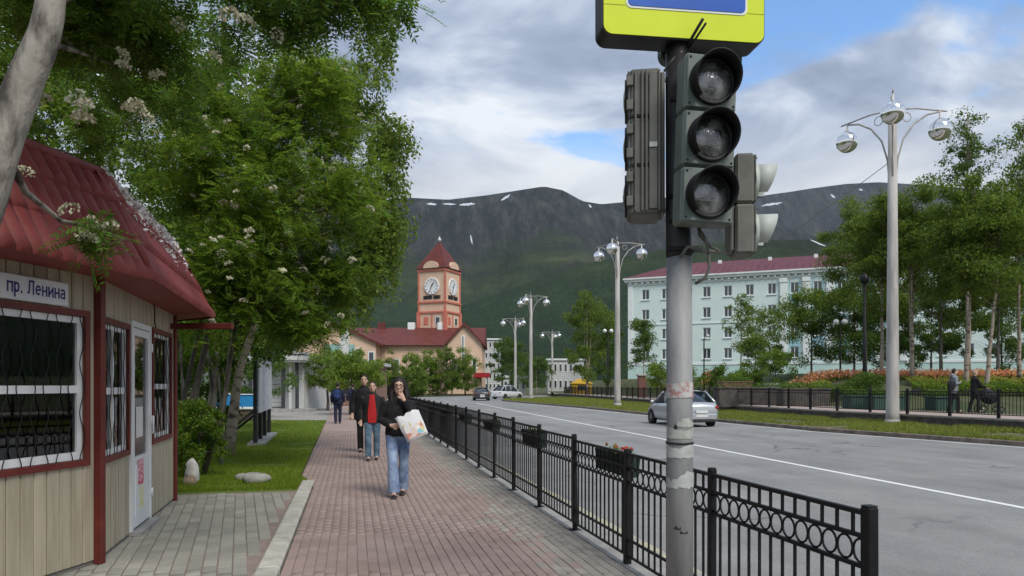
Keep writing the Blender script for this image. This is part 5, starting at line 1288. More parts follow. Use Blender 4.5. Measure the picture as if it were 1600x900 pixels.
# ------------------------------------------------------------------ shop row left of the footpath
def shop():
    root = empty('white_shop', (-13.2, 44, 0)); tag(root, 'white kiosk shop with shutter, canopy and dark posts beyond the lawn', 'shop')
    def part(mb, name, m, parent=None): return link(name, fix_normals(mb.mesh(name)), m, parent or root)
    mg = mat('shop_white', (.46, .47, .46), (.56, .57, .55), 1.5, .7); mdk = mat('shop_dark', (.04, .045, .05))
    part(MB().box((-6, 2.2, 0), (.2, 12, 3.3)), 'wall', mg)
    for k in range(9): part(MB().bevbox((-2.6, 2.10+.004*(k % 2), .25+k*.28), (-.95, 2.19, .25+k*.28+.265), .02), 'shutter_slat', mg)
    for (x, m) in ((-.75, mdk), (-2.75, mdk), (-.3, mg), (.1, mdk)): part(MB().bevbox((x-.09, 1.0, 0), (x+.09, 1.18, 3.0), .02), 'post', m)
    part(MB().box((-6, .5, 3.0), (.5, 2.2, 3.12)).box((-6.05, .4, 3.12), (.6, .55, 3.42)).box((.5, .55, 3.12), (.6, 8, 3.42)), 'canopy', mg)
    rr = MB()
    for k in range(7): rr.bevbox((-5.5+k*.9, .3+.05*(k % 2), 3.44+.05*(k % 3)), (-4.75+k*.9, 1.9, 3.62+.08*(k % 2)), .05)
    part(rr, 'roof_sheet', mat('crumpled_grey', (.30, .31, .31), (.5, .51, .5), 3, .6))
    part(MB().box((-6, .3, -.05), (1.0, 2.2, .18)), 'step', m_conc)
    part(MB().box((-3.4, 1.4, .18), (-3.1, 1.7, 1.3)).box((-3.9, 1.3, .18), (-3.2, 1.9, .55)), 'crate_shelf', m_darkpole)
    r2 = empty('brick_shop', (-13.6, 58, 0)); tag(r2, 'brick and white shop front with a tall window past the white shop', 'shop')
    br_ = mat('shop_brick', (.20, .10, .08), (.32, .2, .16), 6, .85)
    for (lo, hi, nm, m) in (((-6, 0, 0), (1.1, 16, 3.4), 'wall', br_), ((.15, -.08, .8), (1.0, -.004, 2.9), 'window', mg), ((.25, -.12, .9), (.9, -.083, 2.8), 'pane', m_glass_far), ((-6.2, -.4, 3.4), (1.5, 16, 3.7), 'fascia', mg), ((-1, -.3, 3.7), (1.2, .3, 4.8), 'signboard', mat('teal_board', (.25, .42, .40))), ((-.2, -.9, 0), (.5, -.2, 1.0), 'planter', mat('planter_brown', (.10, .06, .045)))):
        link(nm, fix_normals(MB().bevbox(lo, hi, .02).mesh(nm)), m, r2)
    link('upper_window', fix_normals(MB().box((.2, -.5, 3.75), (.9, -.31, 6.0)).mesh('upper_window')), mg, r2)
shop()
# ================================================================== STREET LAMPS
m_globe = mat('mirrored_globe', (.86, .86, .85), rough=.07, metal=.95)
m_cap = mat('globe_cap', (.62, .61, .58), rough=.4)
def street_lamp(label, x, y, z, H, a0, R_=1.85):
    root = empty('street_lamp', (x, y, z), R(a0)); tag(root, label, 'street lamp', 'three globe street lamps beyond the road')
    MB().tube([(0, 0, -.1), (0, 0, .5), (0, 0, H*.5), (0, 0, H-.3)], [.26, .235, .19, .15], 16).build('pole', m_polepaint, root)
    MB().lathe([(.30, -.1), (.30, .12), (.25, .2)], 16).build('foot', m_polepaint, root)
    MB().tube([(0, 0, H-.31), (0, 0, H+.05)], .11, 12).tube([(0, 0, H), (-.05, 0, H+.45)], .03, 6).build('pole_cap', m_polepaint, root)
    for k in range(3):
        a = R(120*k); d = Vector((math.cos(a), math.sin(a), 0)); Z = Vector((0, 0, 1))
        ar = MB(); ar.tube([Z*(H-.05), d*(R_*.5)+Z*(H-.0), d*(R_+.25)+Z*(H-.08)], .032, 6)
        pts = [d*.14+Z*(H-2.6), d*.20+Z*(H-1.9), d*.42+Z*(H-1.15), d*.85+Z*(H-.55), d*1.35+Z*(H-.22), d*R_+Z*(H-.1)]; ar.tube(pts, .036, 6)
        ar.torus(d*.55+Z*(H-.33), .17, .018, 12, 5, M=Matrix.Rotation(a, 4, 'Z') @ Matrix.Rotation(R(90), 4, 'X'))
        arm = ar.build('arm', m_polepaint, root)
        c = d*R_+Z*(H-.78)
        g = MB().ball(c, .41, 24, 16).build('globe', m_globe, root)
        MB().tube([c+Z*.39, c+Z*.46, d*R_+Z*(H-.08)], [.10, .05, .03], 8).build('hanger', m_cap, g)
street_lamp('tall three globe street lamp nearest the strolling couple at the right', 14.3, 27.8, .12, 11.9, 3)
street_lamp('three globe street lamp on the verge left of the mint building', 7.7, 54, .12, 11.9, 10)
street_lamp('three globe street lamp at the left tip of the verge', 2.2, 86, .1, 11.9, 10)
street_lamp('far three globe street lamp just left of the one at the verge tip', .5, 111, .0, 11.6, 190)
street_lamp('farthest three globe street lamp above the low pale building', 7.4, 136, .0, 11.4, 190)
p0, p1 = Vector((14.25, 27.8, 9.6)), Vector((14.25, 27.8, 9.6))+Vector((-9, 40, 0)); pts = [p0.lerp(p1, k/16)-Vector((0, 0, 1.6*4*(k/16)*(1-k/16)))+Vector((0, 0, 4.5*k/16)) for k in range(17)]
# overhead wire from the lamp to the mint building
wz = Vector((27.0, 121.0, 19.0)); q0 = Vector((14.2, 27.7, 10.0)); pts = [q0.lerp(wz, k/20)-Vector((0, 0, 5*4*(k/20)*(1-k/20)*.35)) for k in range(21)]
tag(MB().tube(pts, .014, 5).build('overhead_wire', m_galv), 'thin overhead wire running left from the tall lamp post', 'wire')
def park_lamp(label, u, v_g, d, side):
    p = at(u, 602, d); z = park_z(p.x, p.y); root = empty('park_lamp', (p.x, p.y, z)); tag(root, label, 'lamp', 'black park lamps with white globes'); H = CAM_H+(HV-v_g)/F*d-z
    MB().tube([(0, 0, 0), (0, 0, .6), (0, 0, H+.1)], [.10, .07, .05], 10).build('post', m_black, root)
    for k, x in enumerate(side):
        MB().tube([(0, 0, H-.5), (x*.5, 0, H-.25), (x, 0, H-.2)], .025, 6).build('arm', m_black, root)
        MB().ball((x, 0, H), .21, 14, 10).build('globe', mat('opal_globe', (.75, .76, .74), rough=.3), root)
park_lamp('black park lamp with paired white globes left of the tall lamp post', 1313, 503, 56, (-.32, .32))
park_lamp('small park lamp with paired white globes beside the left lamp post', 950, 517, 78, (-.34, .34))
p = at(1351, 602, 42); root = empty('dark_lamp_post', (p.x, p.y, park_z(p.x, p.y))); tag(root, 'slim black lamp post rising behind the park railing', 'lamp')
MB().tube([(0, 0, -.1), (0, 0, .8), (0, 0, 5.6)], [.15, .11, .07], 10).build('post', m_black, root); MB().lathe([(.05, 5.6), (.22, 5.75), (.25, 6.0), (.08, 6.25), (.0, 6.3)], 12).build('lantern', m_black, root)
p = at(1100, 602, 60); root = empty('dark_lamp_post', (p.x, p.y, park_z(p.x, p.y))); tag(root, 'thin dark lamp post before the mint building beside the signal pole', 'lamp')
MB().tube([(0, 0, -.1), (0, 0, 4.4)], [.06, .05], 8).build('post', m_black, root); MB().tube([(0, 0, 4.35), (.3, 0, 4.6)], .04, 6).ball((.3, 0, 4.6), .14, 10, 6).build('lantern', m_cap, root)

# railing on the stone wall
rl = empty('park_railing', (16, 23, TZ)); tag(rl, 'dark thin bar railing on top of the low stone wall', 'fence')
pp = polyline_pts([q for q in WALL], 1.9); pm = MB().bevbox((-.045, -.045, .02), (.045, .045, .98), .01).mesh('post'); fix_normals(pm); pm.materials.append(m_black)
for i, (p, t) in enumerate(pp):
    if not (17 < p.y < 95): continue
    n_ = Vector((t.y, -t.x, 0)); o_ = Vector((p.x, p.y, TZ))+n_*.15-rl.location
    link('post', pm, None, rl, loc=o_, rot=(0, 0, math.atan2(-t.x, t.y)))
    if i+1 < len(pp):
        e = pp[i+1][0]-p; L_ = e.length; rz = math.atan2(-e.x, e.y); b = MB()
        for z in (.86, .74, .12): b.box((-.014, .05, z), (.014, L_-.05, z+.03))
        for k in range(1, 15): b.box((-.008, k*L_/15-.008, .13), (.008, k*L_/15+.008, .87))
        link('panel', b.mesh('panel'), m_black, rl, loc=o_, rot=(0, 0, rz))
# planters and low stone blocks on the park path
m_gplanter = mat('green_planter', (.03, .07, .055))
for (u, d, w, h, m, lab) in ((1190, 41, 5.2, 1.0, m_wallstone, 'long dark stone planter behind the park railing'), (1255, 39, 2.6, .95, m_wallstone, 'dark stone planter right of the long one'), (1148, 45, 1.9, 1.35, mat('red_granite', (.12, .05, .045), (.17, .08, .07), 9), 'square red granite block behind the park railing'), (1382, 33.2, 1.5, .65, m_gplanter, 'dark green street planter behind the tall lamp post'), (1348, 34.5, 1.6, .65, m_gplanter, 'dark green street planter left of the tall lamp post'), (1470, 32.6, 1.0, .6, m_gplanter, 'dark green street planter beside the strolling couple')):
    p = at(u, 602, d); root = empty('stone_planter', (p.x, p.y, park_z(p.x, p.y)), .1); tag(root, lab, 'planter', 'planters in the park')
    link('trough', fix_normals(MB().bevbox((-w/2, -.4, -.1), (w/2, .4, h-.08), .03).mesh('trough')), m, root); link('rim', fix_normals(MB().bevbox((-w/2-.05, -.45, h-.078), (w/2+.05, .45, h), .02).mesh('rim')), m, root)
    P = np.stack([rng.uniform(-w/2, w/2, 700), rng.uniform(-.38, .38, 700), h+rng.random(700)**1.5*.28], 1); V, Fc = leaf_quads(P, .11); tag(link('plants', mesh_np('plants', V, Fc), l_rowan, root), kind='stuff')
p = at(1206, 602, 44); root = empty('white_pedestal', (p.x, p.y, park_z(p.x, p.y))); tag(root, 'pale stone pedestal behind the park railing', 'pedestal')
link('block', fix_normals(MB().bevbox((-.3, -.3, -.1), (.3, .3, 1.1), .03).bevbox((-.38, -.38, 1.102), (.38, .38, 1.25), .03).mesh('block')), m_conc, root)
p = at(1003, 602, 66); root = empty('brown_pillar', (p.x, p.y, TZ)); tag(root, 'brown brick gate pillar beyond the road left of the signal pole', 'pillar')
link('shaft', fix_normals(MB().bevbox((-.35, -.35, -.1), (.35, .35, 1.9), .03).mesh('shaft')), mat('pillar_brick', (.13, .06, .045), (.19, .09, .07), 8), root); link('cap', fix_normals(MB().bevbox((-.45, -.45, 1.902), (.45, .45, 2.1), .05).mesh('cap')), m_conc, root)
p = at(908, 602, 92); root = empty('yellow_booth', (p.x, p.y, .3)); tag(root, 'small yellow booth below the tall upright tree', 'booth')
my = mat('booth_yellow', (.55, .34, .03)); link('body', fix_normals(MB().bevbox((-1.2, -.8, 0), (1.2, .8, 1.5), .05).mesh('body')), my, root); link('roof', fix_normals(MB().add([(-1.4, -1, 1.5), (1.4, -1, 1.5), (1.4, 1, 1.5), (-1.4, 1, 1.5), (-.4, 0, 2.1), (.4, 0, 2.1)], [(0, 1, 5, 4), (1, 2, 5), (2, 3, 4, 5), (3, 0, 4), (3, 2, 1, 0)]).mesh('roof')), my, root); MB().box((-.5, -.83, .7), (.5, -.803, 1.3)).build('hatch', m_glass_far, root)

# ================================================================== LAWN THINGS
nb = empty('notice_board', (-7.4, 22, 0)); tag(nb, 'dark framed notice board with white posters on the lawn', 'notice board')
P4 = [Vector((-6.9, 19.9, 0)), Vector((-7.28, 21.4, 0)), Vector((-7.62, 22.8, 0)), Vector((-7.98, 24.3, 0))]; O = nb.location
for q in P4: link('post', fix_normals(MB().bevbox((-.05, -.05, -.1), (.05, .05, 2.55), .008).mesh('post')), m_darkpole, nb, loc=q-O)
e = (P4[-1]-P4[0]).normalized(); n_ = Vector((e.y, -e.x, 0)); Mb = Matrix(((e.x, n_.x, 0, P4[0].x-O.x), (e.y, n_.y, 0, P4[0].y-O.y), (0, 0, 1, 0), (0, 0, 0, 1))); L_ = (P4[-1]-P4[0]).length
def bpart(mb, nm, m): mb.v = [tuple(Mb @ Vector(p)) for p in mb.v]; return link(nm, fix_normals(mb.mesh(nm)), m, nb)
m_poster = mat('poster_print', (.48, .48, .56), (.74, .74, .74), 14, .6, contrast=(.42, .5))
for k in range(3): bpart(MB().box((k*L_/3+.08, .06, .85), ((k+1)*L_/3-.08, .09, 2.35)), 'poster_panel', m_poster if k != 1 else mat('poster_print_b', (.40, .35, .50), (.72, .73, .75), 9, .6, contrast=(.4, .5)))
bpart(MB().bevbox((-.2, -.25, 2.55), (L_+.2, .3, 2.62), .01), 'canopy', m_darkpole); bpart(MB().tube([(.0, -.05, .9), (.0, -1.2, -.05)], .04, 6), 'brace', m_darkpole); bpart(MB().tube([(L_*.66, -.05, .9), (L_*.66, -1.2, -.05)], .04, 6), 'brace', m_darkpole)
bpart(MB().box((-.15, -.2, -.05), (L_+.15, .25, .05)), 'footing', m_conc)
st_ = empty('blue_counter', (-12.6, 34, 0)); tag(st_, 'low blue and white counter with a brown base behind the notice board', 'counter')
for (lo, hi, nm, m) in (((-1.2, -.35, .62), (1.2, .35, 1.16), 'blue_panel', mat('bright_blue', (.02, .22, .50))), ((-1.25, -.38, .50), (1.25, .38, .617), 'white_trim', m_white), ((-1.1, -.3, 0), (1.1, .3, .498), 'base', mat('brown_base', (.10, .07, .055))), ((-1.25, -.4, 1.163), (1.25, .4, 1.2), 'top', m_white)): link(nm, fix_normals(MB().bevbox(lo, hi, .02).mesh(nm)), m, st_)
def rock(label, loc, r, seed, m):
    b = MB().ball((0, 0, 0), r, 16, 10); b.v = [tuple(Vector(p)*(1+.28*mnoise.noise(Vector(p)*2.2/r[0]*.4+Vector((seed, 0, 0)))+.08*mnoise.noise(Vector(p)*9+Vector((seed, 0, 0))))) for p in b.v]
    o = b.build('boulder', m, None, loc=loc); tag(o, label, 'boulder', 'boulders on the lawn')
m_rock = mat('pale_rock', (.20, .20, .18), (.38, .37, .34), 6, .9, .5, 25)
p = at(402, 602, 12.3); rock('flat pale grey boulder on the lawn edge by the forecourt', (p.x, p.y, .05), (.24, .18, .12), 1, m_rock)
p = at(374, 602, 12.2); rock('smaller grey stone left of the flat boulder', (p.x-.1, p.y+.5, .02), (.14, .12, .08), 4, m_rock)
p = at(300, 602, 12.3); rock('upright white stone at the foot of the bush', (p.x, p.y, .16), (.12, .11, .24), 2, mat('white_rock', (.42, .40, .36), (.62, .6, .56), 9, .9, .4, 25))
p = at(303, 602, 12.1); rock('low tan stone in front of the upright white stone', (p.x-.02, p.y-.1, .04), (.11, .1, .1), 3, mat('tan_rock', (.2, .14, .09), (.32, .25, .18), 9, .9, .4, 25))

# ================================================================== CARS
m_silver = mat('silver_paint', (.50, .52, .54), rough=.28, metal=.55, coat=.6); m_carw = mat('white_paint_car', (.68, .69, .70), rough=.3, coat=.6); m_card = mat('dark_paint_car', (.045, .048, .055), rough=.28, coat=.7, metal=.3)
m_tyre = mat('tyre', (.015, .015, .015), rough=.85); m_rim = mat('rim', (.32, .32, .33), rough=.35, metal=.8); m_cglass = mat('car_glass', (.012, .018, .02), rough=.05, spec=.9); m_tail = mat('tail_lamp', (.22, .008, .008), rough=.2, coat=.5); m_plate = mat('number_plate', (.66, .66, .64)); m_plast = mat('black_plastic', (.02, .02, .021), rough=.6)
def car(label, loc, rz, paint, L=4.4, W=1.74, H=1.47, group='cars on the road'):
    root = empty('car', loc, rz); tag(root, label, 'car', group); w = W/2
    def P(mb, nm, m, par=None): return link(nm, fix_normals(mb.mesh(nm)), m, par or root)
    stn = [(-L/2, .42, .80, .72), (-L/2+.05, .30, .93, .86), (-L/2+.25, .24, 1.0, .95), (-L*.30, .20, 1.0, .97), (-.2, .19, .96, 1.0), (.6, .19, .93, 1.0), (L*.25, .20, .92, .98), (L/2-.55, .22, .86, .95), (L/2-.18, .26, .74, .84), (L/2-.03, .34, .62, .70), (L/2, .42, .55, .62)]
    v = []; f = []
    for (x, zb, zt, ww) in stn:
        h = w*ww
        half = [(h*.80, zb), (h*.97, zb+.10), (h, zb+(zt-zb)*.42), (h*.985, zt-(zt-zb)*.22), (h*.93, zt-.025), (h*.80, zt+.012), (0, zt+.035)]
        ring = [(x, y, z) for y, z in half]+[(x, -y, z) for y, z in half[-2::-1]]; v += ring
    k = len(half)*2-1
    for i in range(len(stn)-1):
        for j in range(k): j2 = (j+1) % k; f.append((i*k+j, i*k+j2, (i+1)*k+j2, (i+1)*k+j))
    f += [tuple(range(k)), tuple((len(stn)-1)*k+j for j in range(k))[::-1]]
    P(MB().add(v, f, 0, True), 'body', paint)
    g = [(-L/2+.28, .99, .99, .80, .80), (-L*.27, 1.0, H-.055, .84, .66), (-L*.14, .98, H-.01, .87, .67), (.10, .96, H-.01, .88, .67), (.55, .95, H-.09, .87, .63), (1.28, .94, .94, .82, .78)]
    v = []; f = []
    for (x, z0, z1, a, b) in g: v += [(x, w*a, z0), (x, w*(a*.35+b*.65)+.02, z0+(z1-z0)*.62), (x, w*b, z1-.012), (x, 0, z1+.012), (x, -w*b, z1-.012), (x, -w*(a*.35+b*.65)-.02, z0+(z1-z0)*.62), (x, -w*a, z0)]
    for i in range(len(g)-1):
        for j in range(6): f.append((i*7+j, i*7+j+1, (i+1)*7+j+1, (i+1)*7+j))
    P(MB().add(v, f, 0, True), 'glasshouse', m_cglass)
    r = MB(); rv = []; rf_ = []
    for (x, z0, z1, a, b) in g[1:5]: rv += [(x, w*b*1.02, z1-.03), (x, w*b*.93, z1+.018), (x, 0, z1+.034), (x, -w*b*.93, z1+.018), (x, -w*b*1.02, z1-.03)]
    for i in range(3):
        for j in range(4): rf_.append((i*5+j, i*5+j+1, (i+1)*5+j+1, (i+1)*5+j))
    r.add(rv, rf_, 0, True); P(r, 'roof', paint)
    for sy in (-1, 1):
        P(MB().tube([(g[0][0]-.02, sy*w*.83, 1.0), (g[1][0], sy*w*.70, H-.03)], .045, 6), 'pillar', paint); P(MB().tube([(1.32, sy*w*.83, .94), (.55, sy*w*.645, H-.07)], .035, 6), 'pillar', paint)
        P(MB().tube([(-.12, sy*(w*.88+.006), .97), (-.15, sy*(w*.70+.006), H-.03)], .03, 6), 'pillar', paint); P(MB().tube([(-L*.26, sy*(w*.87), 1.0), (-L*.22, sy*(w*.70), H-.05)], .05, 6), 'pillar', paint)
        mi = P(MB().ball((.85, sy*(w+.09), 1.0), (.07, .10, .075), 10, 8), 'mirror', paint)
        P(MB().tube([(.85, sy*w*.9, .96), (.85, sy*(w+.05), .98)], .02, 6), 'mirror_stem', m_plast, mi)
        P(MB().ball((-L/2+.10, sy*w*.74, .80), (.10, .17, .11), 12, 8), 'tail_light', m_tail); P(MB().ball((L/2-.16, sy*w*.66, .62), (.14, .17, .08), 12, 8), 'headlight', m_rim)
        for xx in (-.35, .55): P(MB().box((xx, sy*(w*1.0-.004), .82), (xx+.16, sy*(w*1.0+.018), .85)), 'door_handle', paint)
        for x in (-L*.30, L*.30):
            T = Matrix.Translation((x, sy*(w-.20), .315)) @ Matrix.Rotation(R(-90*sy), 4, 'X')
            P(MB().lathe([(.0, .155), (.35, .155), (.365, .17), (.365, .192), (.0, .192)], 26, M=T), 'wheel_arch', m_plast)
            wh = P(MB().lathe([(.20, 0), (.30, .0), (.315, .02), (.315, .17), (.30, .205), (.21, .21)], 26, M=T), 'wheel', m_tyre)
            sp = MB().lathe([(0, .185), (.06, .20), (.06, .185), (.20, .18), (.215, .205), (.22, .15), (.0, .14)], 22, M=T); P(sp, 'rim', m_rim, wh)
            sk = MB()
            for q in range(5): sk.box((-.022, .05, .186), (.022, .20, .199), M=T @ Matrix.Rotation(R(72*q), 4, 'Z'))
            P(sk, 'spoke', m_rim, wh)
    P(MB().bevbox((-L/2-.045, -w*.78, .30), (-L/2+.10, w*.78, .56), .05), 'rear_bumper', paint); P(MB().bevbox((-L/2-.03, -w*.66, .20), (-L/2+.14, w*.66, .298), .03), 'rear_apron', m_plast)
    P(MB().bevbox((L/2-.10, -w*.62, .24), (L/2+.03, w*.62, .46), .05), 'front_bumper', paint)
    P(MB().box((-L/2-.055, -.26, .58), (-L/2-.02, .26, .69)).box((-L/2-.06, -.26, .42), (-L/2-.046, .26, .53)), 'number_plate', m_plate)
    P(MB().box((-L*.20, -.012, H+.03), (-L*.17, .012, H+.14)), 'aerial', m_plast)
    return root
# car x axis points forward; heading given from +Y, positive to the left
def heading(deg): return R(90+deg)
car('silver hatchback car driving away behind the signal pole', (7.35, 32.3, ROADZ), heading(11), m_silver, 4.2, 1.74, 1.5)
car('dark grey car far down the road before the red awning', (-3.5, 84, ROADZ), heading(6), m_card)
car('white car half hidden behind the tip of the far verge', (-.6, 93, ROADZ), heading(-40), m_carw, 4.6, 1.8, 1.7)
# ================================================================== PEOPLE
m_skin = mat('skin', (.56, .36, .27), rough=.55); m_shoe = mat('black_shoe', (.012, .012, .013), rough=.5)
def cloth(name, c, c2=None, sc=9): return mat(name, c, c2 or tuple(min(1, x*1.35) for x in c), sc, .85, .35, 45)
def person(label, loc, H, rz, pose, top, bottom, hair, jac_len=.50, flare=1.0, shirt=None, hood=False, fem=False, hat=None, vox=.013, wide=1.0):
    """pose: dict of joints in units of a 1.75 m body; faces -y"""
    k = H/1.75; root = empty('person', loc, rz); tag(root, label, 'person'); J = {n: Vector(p)*k for n, p in pose.items()}
    sw = (.175 if fem else .20)*wide*k; lean = J.get('lean', Vector((0, 0, 0)))
    def fin(hand, d, side, curl):
        """palm, four fingers and a thumb from the wrist"""
        d = d.normalized(); up = Vector((0, -1, 0)) if abs(d.y) < .8 else Vector((0, 0, 1)); sx = d.cross(up).normalized(); nn = sx.cross(d)
        m = MB(); m.tube([hand-d*.02*k, hand+d*.04*k, hand+d*.085*k], [.026*k, .036*k, .034*k], 8, sq=(1, .55))
        for q, (o, l) in enumerate(((-.027, .062), (-.009, .074), (.009, .07), (.027, .054))):
            b = hand+d*.082*k+sx*o*k; m.tube([b-d*.02*k, b+d*l*.5*k+nn*curl*.012*k, b+d*l*.85*k+nn*curl*.045*k], [.0095*k, .009*k, .007*k], 6)
        b = hand+d*.03*k+sx*side*.03*k; m.tube([b, b+d*.03*k+sx*side*.025*k+nn*curl*.01*k, b+d*.06*k+sx*side*.025*k+nn*curl*.03*k], [.012*k, .0105*k, .008*k], 6); return m
    body = MB(); hd = J['head']
    body.ball(hd, (.076*k, .095*k, .118*k), 18, 14); body.ball(hd+Vector((0, -.035, -.065))*k, (.055*k, .06*k, .055*k), 12, 8)         # skull, jaw
    body.tube([hd+Vector((0, -.088, .02))*k, hd+Vector((0, -.112, -.022))*k, hd+Vector((0, -.092, -.032))*k], [.009*k, .015*k, .010*k], 6)       # nose
    for s in (-1, 1): body.ball(hd+Vector((s*.079, .0, -.01))*k, (.012*k, .022*k, .032*k), 8, 6)
    body.tube([J['neck'], hd-Vector((0, 0, .06))*k], [.056*k, .05*k], 10)
    ch, pv = J['chest'], J['pelvis']
    body.rings([(pv.x, pv.y, pv.z-.08*k, .14*k, .10*k), (pv.x, pv.y, pv.z, .155*k, .105*k), ((pv.x+ch.x)/2, (pv.y+ch.y)/2, (pv.z+ch.z)/2, .13*k, .095*k), (ch.x, ch.y, ch.z, .155*k, .105*k), (ch.x, ch.y, J['neck'].z-.05*k, .12*k, .08*k), (ch.x, ch.y, J['neck'].z, .055*k, .055*k)])
    for s, n in ((-1, 'l'), (1, 'r')):
        sh, el, wr = J['sh_'+n], J['el_'+n], J['wr_'+n]; body.tube([sh, sh.lerp(el, .5), el, el.lerp(wr, .4), wr], [.052*k, .046*k, .038*k, .037*k, .027*k], 9)
        h_ = fin(wr, J.get('hd_'+n, wr-el)if ('hd_'+n) in J else (wr-el), -s, 1); body.v += [] ; body.add(h_.v, h_.f, 0, True)
        hp, kn, an = J['hip_'+n], J['kn_'+n], J['an_'+n]; body.tube([hp, hp.lerp(kn, .5), kn, kn.lerp(an, .35), an], [.085*k, .075*k, .055*k, .054*k, .036*k], 10); body.tube([an, an+Vector((0, -.05, -.045))*k, an+Vector((0, -.14, -.06))*k], [.036*k, .038*k, .03*k], 8)
    link('body', remeshed(body, vox*.72), m_skin, root)
    # face details
    ey = MB()
    for s in (-1, 1): ey.ball(hd+Vector((s*.031, -.084, .012))*k, (.011*k, .008*k, .006*k), 8, 6)
    ey.tube([hd+Vector((-.05, -.082, .032))*k, hd+Vector((-.03, -.094, .037))*k, hd+Vector((-.012, -.095, .033))*k], .005*k, 5); ey.tube([hd+Vector((.05, -.082, .032))*k, hd+Vector((.03, -.094, .037))*k, hd+Vector((.012, -.095, .033))*k], .005*k, 5)
    ey.build('eyes', m_shoe, root); MB().tube([hd+Vector((-.025, -.092, -.062))*k, hd+Vector((0, -.099, -.06))*k, hd+Vector((.025, -.092, -.062))*k], .006*k, 6).build('mouth', mat('lip', (.30, .10, .09)), root)
    # trousers
    tr = MB(); tr.rings([(pv.x, pv.y, pv.z-.11*k, .12*k*wide, .105*k), (pv.x, pv.y, pv.z-.03*k, .172*k*wide, .125*k), (pv.x, pv.y, pv.z+.08*k, .155*k*wide, .115*k), (pv.x, pv.y, pv.z+.13*k, .14*k, .105*k)])
    for n in 'lr':
        hp, kn, an = J['hip_'+n], J['kn_'+n], J['an_'+n]; tr.tube([hp+Vector((0, 0, .03)), hp.lerp(kn, .3), hp.lerp(kn, .7), kn, kn.lerp(an, .35), kn.lerp(an, .75), an+Vector((0, 0, -.035*k))], [.098*k, .096*k, .082*k, .070*k, .072*k*flare**.5, .068*k*flare, .068*k*flare], 12)
    link('trousers', remeshed(tr, vox), bottom, root)
    for n in 'lr':
        an = J['an_'+n]; s_ = MB(); s_.tube([an+Vector((0, .055, -.06))*k, an+Vector((0, 0, -.055))*k, an+Vector((0, -.09, -.062))*k, an+Vector((0, -.17, -.068))*k], [.036*k, .046*k, .044*k, .026*k], 10, sq=(1, .8)); s_.box(tuple(an+Vector((-.042, -.18, -.105))*k), tuple(an+Vector((.042, .075, -.085))*k)); link('shoe', remeshed(s_, vox*.8, 3), m_shoe, root)
    # jacket
    ja = MB(); zt = J['neck'].z; zb = ch.z-(jac_len-.12)*k
    ja.rings([(pv.x, pv.y, zb, .185*k*wide, .135*k), (pv.x, pv.y, zb+.05*k, .192*k*wide, .14*k), ((pv.x+ch.x)/2, (pv.y+ch.y)/2, (zb+ch.z)/2, .178*k*wide, .132*k), (ch.x, ch.y, ch.z, .195*k*wide, .135*k), (ch.x, ch.y, zt-.07*k, .175*k*wide, .115*k), (ch.x, ch.y, zt-.015*k, .10*k, .085*k), (hd.x*.5+ch.x*.5, ch.y, zt+.035*k, .075*k, .075*k)])
    for n in 'lr':
        sh, el, wr = J['sh_'+n], J['el_'+n], J['wr_'+n]; ja.tube([sh, sh.lerp(el, .5), el, el.lerp(wr, .45), wr.lerp(el, .06)], [.076*k, .070*k, .064*k, .06*k, .048*k], 10)
    if hood: ja.ball(Vector((ch.x, ch.y+.09*k, zt+.0*k)), (.11*k, .07*k, .09*k), 10, 8)
    link('jacket', remeshed(ja, vox), top, root)
    if shirt is not None:
        sv_ = MB(); z0, z1 = zb+.01*k, zt-.02*k; vv = []; ff = []
        for i in range(9):
            z = z0+(z1-z0)*i/8; hw = (.082+.014*math.sin(i*.7))*k*(1 if i < 7 else .8); yy = ch.y-(.142 if z < ch.z else .142-.03*(z-ch.z)/(z1-ch.z))*k
            for q in range(5): x = -hw+2*hw*q/4; vv.append((ch.x*.5+pv.x*.5+x, yy-.008*k+abs(q-2)*.004*k, z))
            if i:
                for q in range(4): o_ = (i-1)*5+q; ff.append((o_, o_+1, o_+6, o_+5))
        n0 = len(vv); vv += [(x, y+.03*k, z) for x, y, z in vv]; ff += [tuple(a+n0 for a in q)[::-1] for q in ff]
        sv_.add(vv, ff, 0, True); sv_.build('shirt', shirt, root)
    # hair
    hr = MB()
    hr.ball(hd+Vector((0, .018, .024))*k, (.086*k, .098*k, .112*k), 16, 12)
    if fem:
        hr.ball(hd+Vector((0, .03, .03))*k, (.115*k, .11*k, .125*k), 16, 12)
        for s in (-1, 1): hr.tube([hd+Vector((s*.06, .01, .06))*k, hd+Vector((s*.10, .02, -.05))*k, hd+Vector((s*.115, .0, -.16))*k, hd+Vector((s*.09, -.03, -.26))*k], [.05*k, .055*k, .052*k, .03*k], 9)
        hr.tube([hd+Vector((0, .07, .03))*k, hd+Vector((0, .10, -.1))*k, hd+Vector((0, .12, -.24))*k], [.08*k, .085*k, .05*k], 10)
        hr.tube([hd+Vector((-.05, .03, .05))*k, hd+Vector((-.13, .05, -.03))*k, hd+Vector((-.15, .06, -.13))*k], [.05*k, .05*k, .03*k], 8)
    hm = remeshed(hr, vox*.9, 2)
    cut = bmesh.new(); cut.from_mesh(hm)                       # keep the face free
    dv = [v_ for v_ in cut.verts if v_.co.y < hd.y-.045*k and abs(v_.co.x-hd.x) < .066*k and v_.co.z < hd.z+.062*k and v_.co.z > hd.z-.2*k]
    bmesh.ops.delete(cut, geom=dv, context='VERTS'); cut.to_mesh(hm); cut.free(); link('hair', hm, hair, root)
    return root, J, k
